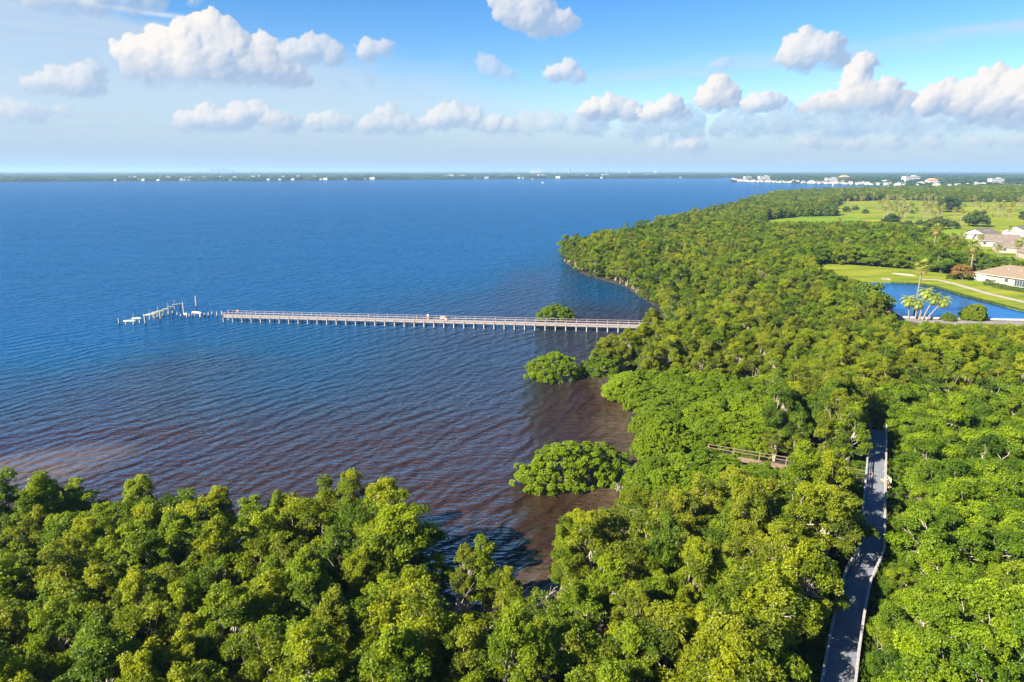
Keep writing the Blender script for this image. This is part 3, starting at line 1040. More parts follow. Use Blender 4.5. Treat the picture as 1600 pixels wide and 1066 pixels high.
# ------------------------------------------------------------------ boardwalk
def walkway(name, line, width, z, label, deckm, railm, cap_w=.15, mids=(.38, .72), post_s=2.4, ends=(False, False), skip_left=None, fascia=True):
    root = empty(name, (*line[0], 0))
    tag(root, label, 'boardwalk')
    O = Vector((*line[0], 0))

    def loc(p, zz): return Vector((p[0], p[1], zz)) - O
    L = np.asarray(line)
    seg = np.linalg.norm(np.diff(L, axis=0), axis=1)
    cum = np.concatenate([[0], np.cumsum(seg)])

    def at(s):
        s = min(max(s, 0), cum[-1] - 1e-6)
        i = int(np.searchsorted(cum, s, side='right') - 1)
        d = (L[i + 1] - L[i]) / seg[i]
        return L[i] + d * (s - cum[i]), d

    def at_off(s, off):
        p, d = at(s)
        _, da = at(s - .9); _, db_ = at(s + .9)
        d = da + db_; d /= np.linalg.norm(d)
        return p + np.array([-d[1], d[0]]) * off, d
    mbd = MB()
    n = int(cum[-1] / .15)
    for i in range(n):
        p, d = at_off((i + .5) * .15, 0)
        mbd.box(loc(p, z - .02 + .004 * math.sin(i * 12.9)), (.142, width, .04), math.atan2(d[1], d[0]))
    mbd.build('deck', deckm, root)
    mj = MB()
    for off in (-width / 2 + .12, width / 2 - .12):
        K = int(cum[-1] / 1.2)
        for i in range(K):
            a, _ = at_off(i * cum[-1] / K, off); b, _ = at_off((i + 1) * cum[-1] / K, off)
            mj.beam(loc(a, z - .17), loc(b, z - .17), .06, .24)
    mj.build('joist', railm, root)
    npost = max(2, int(round(cum[-1] / post_s)))
    pm = MB(); pm.box((0, 0, .5), (.10, .10, 1.1)); pm = pm.mesh('railing_post', [railm])
    qm = MB(); qm.tube([(0, 0, -z - .5), (0, 0, -.06)], .11, 8); qm = qm.mesh('support_post', [railm])
    for side in (-1, 1):
        mr = MB()
        K = npost * 2
        for i in range(K):
            s0, s1 = i * cum[-1] / K, (i + 1) * cum[-1] / K
            a, _ = at_off(s0, side * (width / 2 + .03)); b, _ = at_off(s1, side * (width / 2 + .03))
            mr.beam(loc(a, z + 1.07), loc(b, z + 1.07), cap_w, .045)
            for hh in mids: mr.beam(loc(a, z + hh), loc(b, z + hh), .04, .11)
        if ends[1] and side == 1:
            a, _ = at_off(cum[-1], -width / 2 - .03); b, _ = at_off(cum[-1], width / 2 + .03)
            mr.beam(loc(a, z + 1.07), loc(b, z + 1.07), cap_w, .045)
            for hh in mids: mr.beam(loc(a, z + hh), loc(b, z + hh), .04, .11)
        mr.build('handrail', railm, root)
        for i in range(npost + 1):
            p, d = at_off(i * cum[-1] / npost, side * (width / 2 - .03))
            o = sub('railing_post', pm, root); o.location = loc(p, z - .05); o.rotation_euler.z = math.atan2(d[1], d[0])
            p, d = at_off(i * cum[-1] / npost, side * (width / 2 - .25))
            o = sub('support_post', qm, root); o.location = loc(p, z - .25)
    return root


walkway('boardwalk', BW, 2.15, DZ, 'long grey plank boardwalk with handrails winding through the mangroves', M['deck'], M['rail'], .2)
sd = SPUR[1] - SPUR[0]
walkway('boardwalk_spur', SPUR[0:1].repeat(1, 0).tolist() + SPUR[1:].tolist(), 1.05, DZ - .35, 'narrow reddish timber spur walkway half sunk in the green mound', M['redwood'], M['redwood'], .11, mids=(), post_s=3.4, ends=(False, True))
# lookout bench box on the rail
p = G(1383, 757, DZ)
r = empty('lookout_bench', (*p, DZ), R(0))
tag(r, 'tan wooden bench fixed outside the boardwalk handrail near the spur', 'bench')
mb = MB(); mb.box((0, 0, .42), (.62, 1.3, .05)); mb.build('seat', M['tan'], r)
mb = MB(); mb.box((.34, 0, .78), (.05, 1.3, .55)); mb.build('backrest', M['tan'], r)
for a in (-.55, .55):
    mb = MB(); mb.box((0, a, .195), (.55, .09, .39)); mb.build('leg', M['redwood'], r)
mb = MB(); mb.box((0, 0, -.06), (.9, 1.7, .09)); mb.build('platform', M['tan'], r)

# ------------------------------------------------------------------ pier
PZ = 1.55
root = empty('fishing_pier', (*PIER[0], 0), math.atan2(pd[1], pd[0]))
tag(root, 'long straight timber fishing pier with white railings crossing the bay', 'pier')
PLEN = float(np.linalg.norm(pd)) + 13
PW = 2.5
mb = MB()
npl = int(PLEN / .16)
for i in range(npl): mb.box(((i + .5) * .16, 0, PZ - .02 + .004 * math.sin(i * 7.7)), (.15, PW, .045))
mb.build('deck', M['wood'], root)
mb = MB()
for yy in (-PW / 2 - .04, PW / 2 + .04): mb.box((PLEN / 2, yy, PZ - .17), (PLEN, .07, .32))
mb.build('fascia_board', M['wood'], root)
NB = 47
bs = PLEN / NB
pm = MB(); pm.tube([(0, 0, -1.2), (0, 0, PZ - .3)], [.17, .15], 8); pm = pm.mesh('piling', [M['pile']])
bm_ = MB(); bm_.box((0, 0, PZ - .42), (.2, PW + .5, .22)); bm_ = bm_.mesh('cross_beam', [M['wood']])
rp = MB(); rp.box((0, 0, PZ + .38), (.10, .10, 1.25)); rp = rp.mesh('railing_post', [M['wood']])
for i in range(NB + 1):
    for yy in (-PW / 2 - .05, PW / 2 + .05):
        o = sub('piling', pm, root); o.location = (min(.1 + i * bs, PLEN - .1), yy * 1.0 + .02, 0)
        o.location.z = 0
        o = sub('railing_post', rp, root); o.location = (min(.1 + i * bs, PLEN - .1), yy * 1.07, 0)
    o = sub('cross_beam', bm_, root); o.location = (min(.1 + i * bs, PLEN - .1), 0, 0)
for yy in (-PW / 2 - .16, PW / 2 + .16):
    mb = MB()
    mb.box((PLEN / 2, yy, PZ + 1.05), (PLEN, .15, .05))
    mb.box((PLEN / 2, yy * .94, PZ + .55), (PLEN, .05, .08))
    mb.build('handrail', M['wood'], root)
u_p = pd / np.linalg.norm(pd)
n_p = np.array([-u_p[1], u_p[0]])


def pier_pt(px, py=None, off=0.0):
    """point on the deck below the photograph column px"""
    best = min(np.linspace(0, PLEN, 1200), key=lambda s: abs((lambda q: 800 + FPX * q[0] / (q[1] * CP + (CAMH - PZ) * SP))(PIER[0] + u_p * s) - px))
    return PIER[0] + u_p * best + n_p * off


# ruined pier head
def cap_bent(px, py, z, ln, rz, label, group, posts=True, np_=2):
    p = G(px, py, z)
    r = empty('ruined_pier_bent', (*p, 0), rz)
    tag(r, label, 'pier ruin', group)
    mb = MB(); mb.box((0, 0, z), (ln, .42, .34)); mb.box((ln * .12, .05, z + .19), (ln * .55, .34, .1)); mb.build('cap_beam', M['cap'], r)
    for k in range(np_):
        xx = (k - (np_ - 1) / 2) * ln * .62
        mb = MB(); mb.tube([(xx, 0, -1.3), (xx + random.uniform(-.06, .06), 0, z - .16)], [.19, .16], 8); mb.build('piling', M['pile'], r)
    if posts:
        mb = MB(); mb.tube([(-ln * .3, .1, z + .1), (-ln * .3 + .05, .12, z + 1.5)], .05, 6); mb.build('post', M['pile'], r)


RL = 'guano-whitened concrete cap on stub pilings in the row of the ruined pier head'
RG = 'ruined pier head caps'
caps = [(202, 501.5), (213, 497.5), (229.5, 492.4), (237, 491), (242, 488.7), (250, 486.4), (258.4, 483.6), (266, 480.4), (277, 476.3)]
for i, (a, b) in enumerate(caps):
    lab = RL
    if i == 0: lab = 'whitened concrete cap at the outermost end of the ruined pier head'
    if i == 8: lab = 'whitened concrete cap at the far inner end of the ruined pier head'
    cap_bent(a, b, 1.25 if i else 1.0, [3.0, 2.4, 1.9, 1.9, 1.7, 1.9, 1.8, 1.9, 2.5][i], R(8 + 3 * i), lab, RG if lab == RL else None, i in (1, 3, 5, 7, 8))
cap_bent(308, 488.5, 1.3, 3.6, R(-28), 'sloping broken beam on pilings between the pier and its ruined head', None, False)
cap_bent(290, 490.5, .9, 1.2, R(-20), 'short broken cap stub on a pair of pilings near the tall ruin posts', None, False)
stubs = [(186.5, 507, 1.6), (227.5, 507, 2.6), (251, 500, 2.4), (264, 493, 1.5), (277.5, 494, 1.1), (287.5, 491, 3.4), (307, 480, 3.3), (301, 494, 1.3), (313.5, 497, 1.3), (326, 495, 1.2),
         (332, 493, 1.1), (339.5, 495, 1.4), (347, 493.5, 1.4), (351, 498, 1.5), (270, 491, .9), (283, 496, .9), (296, 496, 1.0), (320, 494, .9)]
for i, (a, b, h) in enumerate(stubs):
    p = G(a, b)
    mb = MB()
    t = random.uniform(-.1, .1)
    mb.tube([(0, 0, -1.3), (t * .3, 0, h * .5), (t, .03, h)], [.2, .18, .15], 8)
    mb.tube([(t, .03, h - .02), (t, .03, h + .07)], [.17, .05], 8)
    mb.tube([(0, 0, -.3), (.01, 0, .35)], [.225, .205], 8, mi=1)
    o = mb.build('broken_piling', [M['pile'], M['mud']])
    o.location = (*p, 0)
    if h > 3: lab = 'tall bare piling standing above the ruined pier ' + ('caps' if a < 295 else 'beam'); grp = None
    elif i == 0: lab = 'outermost short bare piling beyond the ruined pier head'; grp = None
    elif h > 2: lab = 'medium pale piling in front of the whitened pier caps'; grp = 'medium pilings before the pier head'
    else: lab = 'short bare piling stub in the gap between pier and ruined head'; grp = 'piling stubs of the ruined pier'
    tag(o, lab, 'piling', grp)


# ------------------------------------------------------------------ people on the pier
def skin_mesh(name, verts, edges, radii, mat, parent, root=0):
    me = bpy.data.meshes.new(name)
    me.from_pydata(verts, edges, [])
    me.materials.append(mat)
    o = sub(name, me, parent)
    sk = o.modifiers.new('skin', 'SKIN')
    for v, r_ in zip(me.skin_vertices[0].data, radii):
        v.radius = (r_, r_) if not isinstance(r_, tuple) else r_
    me.skin_vertices[0].data[root].use_root = True
    ss = o.modifiers.new('sub', 'SUBSURF'); ss.levels = 1; ss.render_levels = 1
    return o


def person(loc, rz, label, shirt, trousers, pose='stand'):
    r = empty('person', loc, rz)
    tag(r, label, 'person')
    f = 0.0
    if pose == 'stand':
        hipz = .92
        kneeL, footL, kneeR, footR = (.02, .11, .50), (-.02, .12, .08), (.05, -.11, .50), (.03, -.12, .08)
        toeL, toeR = (.16, .14, .03), (.20, -.14, .03)
        dz = 0
    else:
        hipz = .50
        kneeL, footL, kneeR, footR = (.42, .13, .50), (.44, .14, .08), (.42, -.13, .50), (.46, -.14, .08)
        toeL, toeR = (.60, .15, .03), (.62, -.15, .03)
        dz = -.42
    z = lambda v: v + dz
    V = [(0, 0, hipz), (.0, 0, z(1.12)), (.0, 0, z(1.32)), (0, 0, z(1.46)), (.01, 0, z(1.54)), (.03, 0, z(1.64)), (.02, 0, z(1.74)),
         (0, .19, z(1.41)), (.08, .25, z(1.14)), (.30, .20, z(1.06)), (.40, .18, z(1.06)),
         (0, -.19, z(1.41)), (.08, -.25, z(1.14)), (.30, -.20, z(1.06)), (.40, -.18, z(1.06)),
         (.01, .10, hipz - .04), kneeL, footL, toeL, (.01, -.10, hipz - .04), kneeR, footR, toeR]
    E = [(0, 1), (1, 2), (2, 3), (3, 4), (4, 5), (5, 6), (2, 7), (7, 8), (8, 9), (9, 10), (2, 11), (11, 12), (12, 13), (13, 14), (0, 15), (15, 16), (16, 17), (17, 18), (0, 19), (19, 20), (20, 21), (21, 22)]
    Rr = [.13, .13, .14, .07, .06, .10, .07, .065, .05, .035, .03, .065, .05, .035, .03, .09, .06, .045, .035, .09, .06, .045, .035]
    skin_mesh('body', V, E, Rr, M['skin'], r)
    skin_mesh('shirt', [V[i] for i in (0, 1, 2, 3, 7, 8, 11, 12)], [(0, 1), (1, 2), (2, 3), (2, 4), (4, 5), (2, 6), (6, 7)], [.15, .15, .165, .09, .09, .07, .09, .07], shirt, r)
    skin_mesh('trousers', [V[0], V[15], V[16], V[17], V[19], V[20], V[21]], [(0, 1), (1, 2), (2, 3), (0, 4), (4, 5), (5, 6)], [.145, .11, .08, .065, .11, .08, .065], trousers, r)
    hb = MB()
    hc = Vector((.015, 0, z(1.69)))
    for i in range(5):
        for j in range(10):
            pass
    rows = []
    for i in range(5):
        th = i / 4 * 1.75
        rows.append([hc + Vector((-.02 + .115 * math.sin(th) * math.cos(2 * PI * j / 10), .10 * math.sin(th) * math.sin(2 * PI * j / 10), .12 * math.cos(th))) for j in range(10)])
    for i in range(4):
        for j in range(10):
            hb.face([rows[i][j], rows[i][(j + 1) % 10], rows[i + 1][(j + 1) % 10], rows[i + 1][j]])
    hb.build('hair', M['hair'], r)


ang = math.atan2(u_p[1], u_p[0])
q = pier_pt(358, off=.7); person((*q, PZ), ang + PI * .9, 'person in dark clothes standing at the seaward end of the pier', M['clothdark'], M['clothdark'])
q = pier_pt(371, off=.3); person((*q, PZ), ang - PI * .5, 'person in an orange top standing near the seaward end of the pier', M['clothorange'], M['clothblue'])
q = pier_pt(668, off=.6); person((*q, PZ), ang + PI * .5, 'person in a pale top leaning at the far rail midway along the pier', M['clothwhite'], M['clothorange'])
q = pier_pt(692, off=.75)
r = empty('pier_bench', (*q, PZ), ang)
tag(r, 'pale timber bench with a high back midway along the pier', 'bench')
mb = MB(); mb.box((0, -.1, .44), (2.0, .45, .05)); mb.build('seat', M['tan'], r)
mb = MB(); mb.box((0, .16, .80), (2.0, .06, .60)); mb.build('backrest', M['wood'], r)
for a in (-.85, .85):
    mb = MB(); mb.box((a, -.1, .207), (.08, .42, .414)); mb.build('leg', M['tan'], r)
q = pier_pt(696.5, off=.62); person((*q, PZ - .02), ang - PI * .5, 'person sitting on the pale bench midway along the pier', M['clothdark'], M['clothwhite'], 'sit')


# ------------------------------------------------------------------ palms and other trees by the pond and golf course
def fan_palm(seed, H, nf=26, L=1.9, lean=0.0, r0=.22, boots=True):
    rg = np.random.default_rng(seed)
    mb = MB()
    top = np.array([lean * H, 0, H])
    mb.tube([(0, 0, -.3), (lean * H * .2, 0, H * .35), (lean * H * .55, 0, H * .7), tuple(top)], [r0 * 1.35, r0, r0 * .92, r0 * .95], 9, cap=False)
    V, T = [], []
    for i in range(nf):
        a = i * 2.39996 + rg.uniform(-.3, .3)
        el = R(75) - R(135) * (i / nf) ** .85 + rg.uniform(-.12, .12)
        d = np.array([math.cos(a) * math.cos(el), math.sin(a) * math.cos(el), math.sin(el)])
        p0 = top + d * .1
        p1 = top + d * L * .55 - np.array([0, 0, .05])
        side = unit(np.cross(d, [0, 0, 1.0]))
        upv = np.cross(side, d)
        V.append([p0 - side * .03, p0 + side * .03, p1 + side * .03, p1 - side * .03]); T.append(.3)
        for k in range(11):
            b = (k - 5) / 5 * R(85)
            dd = d * math.cos(b) + side * math.sin(b) - np.array([0, 0, .35 * (1 - math.cos(b) * .4)])
            dd = unit(dd)
            l = L * .75 * (1 - .25 * abs(b) / R(85))
            wv = unit(np.cross(dd, upv)) * .09
            m = p1 + dd * l * .55
            e = p1 + dd * l - np.array([0, 0, .22 * l])
            V.append([p1 - wv * .3, p1 + wv * .3, m + wv, m - wv]); V.append([m - wv, m + wv, e + wv * .15, e - wv * .15])
            tt = (.75 if i < nf * .5 else .45 if i < nf * .8 else .02) + rg.normal(0, .08)
            T += [tt, tt]
    V = np.array(V).reshape(-1, 3)
    return V, np.arange(len(V)).reshape(-1, 4), np.clip(T, 0, 1), mb


def feather_palm(seed, H, lean=(0, 0), nf=34, L=2.6, r0=.2):
    rg = np.random.default_rng(seed)
    mb = MB()
    lx, ly = lean
    top = np.array([lx, ly, H])
    mb.tube([(0, 0, -.3), (lx * .3, ly * .3, H * .33), (lx * .66, ly * .66, H * .68), tuple(top)], [r0 * 1.25, r0, r0 * .9, r0 * 1.1], 9, cap=False)
    V, T = [], []
    for i in range(nf):
        a = i * 2.39996
        el = R(82) - R(120) * (i / nf) ** .9
        tt = (.8 if i < nf * .6 else .45) + rg.normal(0, .08)
        if i > nf * .9: tt = .05
        p = top.copy()
        n = 9
        dirs = np.array([math.cos(a), math.sin(a)])
        e = el
        prev = p
        side = np.array([-dirs[1], dirs[0], 0])
        for k in range(n):
            e -= R(9) + R(4) * k / n
            d = np.array([dirs[0] * math.cos(e), dirs[1] * math.cos(e), math.sin(e)])
            nx = prev + d * L / n
            upv = np.cross(side, d) * -1
            V.append([prev - side * .025, prev + side * .025, nx + side * .02, nx - side * .02]); T.append(.35)
            if k >= 1:
                ll = .62 * math.sin(PI * (.12 + .82 * k / n)) + .12
                for sgn in (-1, 1):
                    for h in (.25, .75):
                        b = prev + (nx - prev) * h
                        lf = unit(side * sgn * .85 + d * .55 + np.array([0, 0, -.15 - .35 * rg.random()])) * ll
                        wv = unit(np.cross(lf, np.cross(d, side))) * .045
                        V.append([b - wv, b + wv, b + lf + wv * .3, b + lf - wv * .3]); T.append(np.clip(tt + rg.normal(0, .06), 0, 1))
            prev = nx
    V = np.array(V).reshape(-1, 3)
    return V, np.arange(len(V)).reshape(-1, 4), np.clip(T, 0, 1), mb


def place_tree(name, va, p, rz, sc, label, cat, group=None, tone=(1, 1, 1, 1), z=.3):
    r = empty(name, (p[0], p[1], z), rz, sc)
    tag(r, label, cat, group)
    c = link('crown', va['crown'], r); c.color = tone
    link('trunk', va['trunk'], r)
    return r


FP = [variant('fan%d' % i, fan_palm(600 + i, H, 30, 1.9, ln), 'frond', 'palmbark') for i, (H, ln) in enumerate(((8.5, .03), (10.5, -.02), (7.0, .05)))]
# pond palms
W_ = variant('washingtonia', fan_palm(620, 14.2, 32, 2.0, .03, .2), 'frond', 'palmbark')
place_tree('fan_palm', W_, G(1428, 494, .3), R(0), 1.0, 'tall slim fan palm rising above the palm cluster beside the pond', 'palm', tone=(1.9, 1.5, 1.2, 1))
pp = [((1420, 497), 5.2, (-.6, .2), 'upright feather palm on the west flank of the pond palm cluster'), ((1430, 498), 4.6, (.3, .3), 'short feather palm half hidden in the pond palm cluster'),
      ((1436, 499), 7.6, (1.2, .4), 'tallest feather palm in the middle of the pond palm cluster'), ((1441, 500), 6.4, (2.4, 0), 'white-trunked feather palm leaning over the pond road'),
      ((1446, 501), 5.6, (4.3, .2), 'strongly leaning feather palm with dark trunk at the pond road')]
for i, ((a, b), H, ln, lab) in enumerate(pp):
    va = variant('feather%d' % i, feather_palm(640 + i, H, ln), 'frond', 'palmbark')
    place_tree('feather_palm', va, G(a, b, .3), 0, 1.0, lab, 'palm', tone=(1.5, 1.5, 1, 1))
# palms along the golf course, surveyed at their feet
golf = [(1385, 322, 1), (1388, 340, 1), (1372, 330, 0), (1404, 324, 0), (1420, 330, 2), (1412, 318, 0), (1430, 322, 1), (1440, 332, 0), (1448, 340, 1), (1455, 325, 2), (1462, 335, 0), (1396, 316, 0), (1364, 317, 1),
        (1504, 340, 1), (1490, 346, 0), (1500, 353, 1), (1560, 338, 1), (1566, 330, 0), (1583, 330, 2), (1590, 322, 1), (1575, 345, 0), (1335, 318, 0), (1345, 325, 1), (1325, 322, 2), (1350, 318, 0),
        (1305, 336, 1), (1292, 333, 0), (1280, 331, 1), (1262, 330, 0), (1248, 328, 1), (1240, 334, 0), (1228, 330, 1), (1300, 318, 1), (1275, 316, 0), (1318, 311, 1), (1355, 309, 0), (1536, 312, 1), (1550, 309, 0), (1570, 310, 1), (1590, 309, 0), (1522, 320, 2)]
rg_ = np.random.default_rng(77)
for _ in range(52): golf.append((rg_.uniform(1378, 1474), rg_.uniform(315, 347), int(rg_.integers(3))))
for _ in range(26): golf.append((rg_.uniform(1190, 1600), rg_.uniform(301, 311), int(rg_.integers(3))))
for _ in range(16): golf.append((rg_.uniform(1520, 1600), rg_.uniform(318, 343), int(rg_.integers(3))))
for i, (a, b, v) in enumerate(golf):
    reg = 'in the wood belt beyond the fairways' if b < 311.5 else 'on the yellow fairway' if 1360 <= a <= 1475 else 'on the bright fairway behind the house roofs' if a > 1475 else 'along the edge of the green strip fairway' if b > 326 else 'at the edge of the wood before the fairways'
    place_tree('cabbage_palm', FP[v], G(a, b, .4), rng.uniform(0, 6), rng.uniform(.85, 1.15), f'slim cabbage palm with a round head {reg}', 'palm', 'cabbage palms ' + reg, tone=(1.7, 1.4, 1.2, 1))
mid = [(1456, 404, 1.35, 'tall bare-trunked cabbage palm rising from the wood behind the lawn'), (1485, 398, .9, 'cabbage palm at the yellow gap before the roofs'), (1500, 402, 1.0, 'cabbage palm just before the pale roof gables'),
       (1513, 412, .9, 'small cabbage palm against the wall of the roof cluster'), (1515, 434, 1.2, 'cabbage palm with white trunk beside the big tan-roofed house'),
       (1530, 394, .75, 'bushy palm in front of the pinkish roofs'), (1574, 380, .85, 'yellowish palm between two gabled roofs'), (1586, 416, .95, 'broad palm behind the tan hip roof'), (1556, 417, .8, 'palm at the west end of the row behind the tan hip roof'), (1383, 372, .8, 'palm with dead skirt in the middle of the wood'), (1310, 362, .8, 'palm beside the green strip in the wood'), (1320, 404, .8, 'slim palm in the dark wood edge above the lawn')]
for a, b, s, lab in mid:
    place_tree('cabbage_palm', FP[1], G(a, b, .4), rng.uniform(0, 6), s, lab, 'palm', tone=(1.7, 1.5, 1.2, 1))
# broad dark oaks
OAK = variant('oak', tree_arrays(700, 11, 7.5, 20, 2.3, 11, 1.0, 22, 5, .5, .17, zlo=.22, stems=3, twigs=False), 'leafdark')
place_tree('oak_tree', OAK, G(1480, 331, .4), 0, 1.35, 'very dark round oak between the two fairways', 'tree')
place_tree('oak_tree', OAK, G(1525, 354, .4), 1.3, 1.05, 'green oak beside the tall palm in front of the bright fairway', 'tree', tone=(1.5, 1.35, 1, 1))
place_tree('oak_tree', OAK, G(1462, 358, .4), 2.3, .78, 'greyish oak at the edge of the yellow fairway', 'tree', tone=(2.0, 1.5, 1.2, 1))
place_tree('oak_tree', OAK, G(1605, 344, .4), 2.9, .8, 'olive oak cut by the picture edge beside the bright fairway', 'tree', tone=(1.6, 1.3, 1, 1))
place_tree('oak_tree', OAK, G(1392, 353, .4), .4, .8, 'dark oak in the wood between green strip and roofs', 'tree', tone=(1, 1, 1, 1))
place_tree('oak_tree', OAK, G(1352, 490, .3), 1.9, .78, 'big dark green tree overhanging the corner of the pond', 'tree', tone=(2.1, 1.9, .8, 1))
place_tree('oak_tree', OAK, G(1570, 425, .3), 1.1, .55, 'small dark tree behind the tan hip roof', 'tree', tone=(1.3, 1.5, 1, 1))
place_tree('oak_tree', OAK, G(1535, 424, .3), 4.1, .6, 'dark tree at the corner of the tan-roofed house', 'tree', tone=(1.3, 1.5, 1, 1))
place_tree('oak_tree', OAK, G(1492, 322, .3), .1, .8, 'dark oak just behind the round oak on the golf course', 'tree')
for i, (a, b, s, tn) in enumerate(((1400, 353, .42, 1.5), (1418, 357, .5, 1.2), (1436, 352, .38, 1.8), (1450, 354, .45, 1.4), (1478, 352, .42, 1.6), (1489, 357, .5, 1.3), (1511, 347, .45, 1.7), (1322, 331, .5, 1.4), (1336, 329, .45, 1.7), (1352, 334, .4, 1.5), (1425, 334, .35, 2.0), (1444, 322, .38, 1.8))):
    place_tree('broadleaf_tree', OAK, G(a, b, .4), i * 1.1, s, 'small broad-crowned tree on the rim of the yellow fairway', 'tree', 'small trees rimming the fairways', tone=(tn * 1.1, tn, 1, 1))
SH = variant('pond_shrub', dome_arrays(720, 4.4, 3.6, 4.4, .6, 26, 5, .3, .09), 'leafdome')
place_tree('pond_shrub', SH, G(1521, 499, .3), 0, .78, 'round bright shrub on the near edge of the pond', 'shrub')
place_tree('pond_shrub', SH, G(1482, 501, .3), 2, .4, 'small shrub beside the road along the pond', 'shrub')
ORG = variant('orange_tree', tree_arrays(730, 5.6, 2.9, 15, 1.0, 9, .5, 14, 5, .3, .1, zlo=.4, stems=4), 'leaforange')
place_tree('autumn_tree', ORG, G(1503, 437, .45), 0, 1.05, 'orange-brown small tree on the lawn beside the dark hedge', 'tree', tone=(.50, .68, 1, 1))
place_tree('flame_shrub', ORG, G(1360, 500, .3), 1, .72, 'orange-red shrub at the roadside west of the parked car', 'shrub')
place_tree('flame_shrub', ORG, G(1383, 504, .3), 3, .62, 'yellow-orange shrub at the roadside below the parked car', 'shrub', tone=(.9, 1.35, .8, 1))


# hedges: lumpy clipped boxes of small leaves
def hedge(a, b, w, h, label, seed):
    pa, pb = G(*a, .45), G(*b, .45)
    L = np.linalg.norm(pb - pa)
    rg = np.random.default_rng(seed)
    n = int(L * (w + 2 * h) * 26)
    uu = rg.random(n) * L
    side = rg.random(n)
    per = side * (w + 2 * h)
    y = np.where(per < h, -w / 2, np.where(per < h + w, per - h - w / 2, w / 2))
    zz = np.where(per < h, per, np.where(per < h + w, h, 2 * h + w - per))
    nrm = np.stack([np.zeros(n), np.where(per < h, -1, np.where(per < h + w, 0, 1)), np.where((per > h) & (per < h + w), 1, .25)], 1)
    Pp = np.stack([uu, y, zz * (1 + .08 * np.sin(uu * 2.3))], 1) + rg.normal(0, .09, (n, 3))
    V, Q = tufts_to_leaves(Pp, unit(nrm + rg.normal(0, .3, (n, 3))), 4, .22, .07, rg)
    me = np_mesh('hedge', V, Q, [M['hedge']], tint=np.clip(rg.normal(.5, .22, len(Q)), 0, 1))
    d = pb - pa
    o = link('hedge', me); o.location = (*pa, .4); o.rotation_euler.z = math.atan2(d[1], d[0])
    tag(o, label, 'hedge')


hedge((1482, 437), (1502, 435), 2.2, 1.6, 'dark clipped hedge beside the orange-brown tree', 1)
hedge((1537, 445), (1553, 447), 2.2, 1.7, 'dark rounded hedge below the lanai of the tan-roofed house', 2)
hedge((1554, 449), (1569, 452), 1.8, 1.3, 'low hedge under the small window of the tan-roofed house', 3)
hedge((1570, 452), (1612, 459), 1.8, 1.1, 'long light hedge under the sliding windows of the tan-roofed house', 4)


def reeds(a, b, label, seed, w=.9, h=.55):
    pa, pb = G(*a, .3), G(*b, .3)
    L = np.linalg.norm(pb - pa)
    rg = np.random.default_rng(seed)
    n = int(L * w * 40)
    Pp = np.stack([rg.random(n) * L, rg.normal(0, w * .4, n), np.full(n, .02)], 1)
    V, Q = tufts_to_leaves(Pp, unit(np.array([0, 0, 1.]) + rg.normal(0, .12, (n, 3))), 3, h, .03, rg, (4, 30))
    d = pb - pa
    o = link('reed_bed', np_mesh('reed_bed', V, Q, [M['hedge']], tint=np.clip(rg.normal(.4, .25, len(Q)), 0, 1)))
    o.location = (*pa, .24); o.rotation_euler.z = math.atan2(d[1], d[0])
    tag(o, label, 'reeds')


reeds((1392, 442.8), (1436, 444.2), 'dark reed fringe on the pond rim below the sand bunker', 31)
reeds((1436, 444.2), (1464, 449.5), 'short dark reed fringe where the pond rim bends below the path', 32)
reeds((1464, 449.5), (1501, 461), 'dark reed fringe on the pond rim below the start of the long path', 33)
reeds((1501, 461), (1552, 474.3), 'long dark reed fringe on the pond rim opposite the round shrub', 34)
reeds((1552, 474.3), (1606, 488.5), 'dark reed fringe on the pond rim at the picture edge', 35)

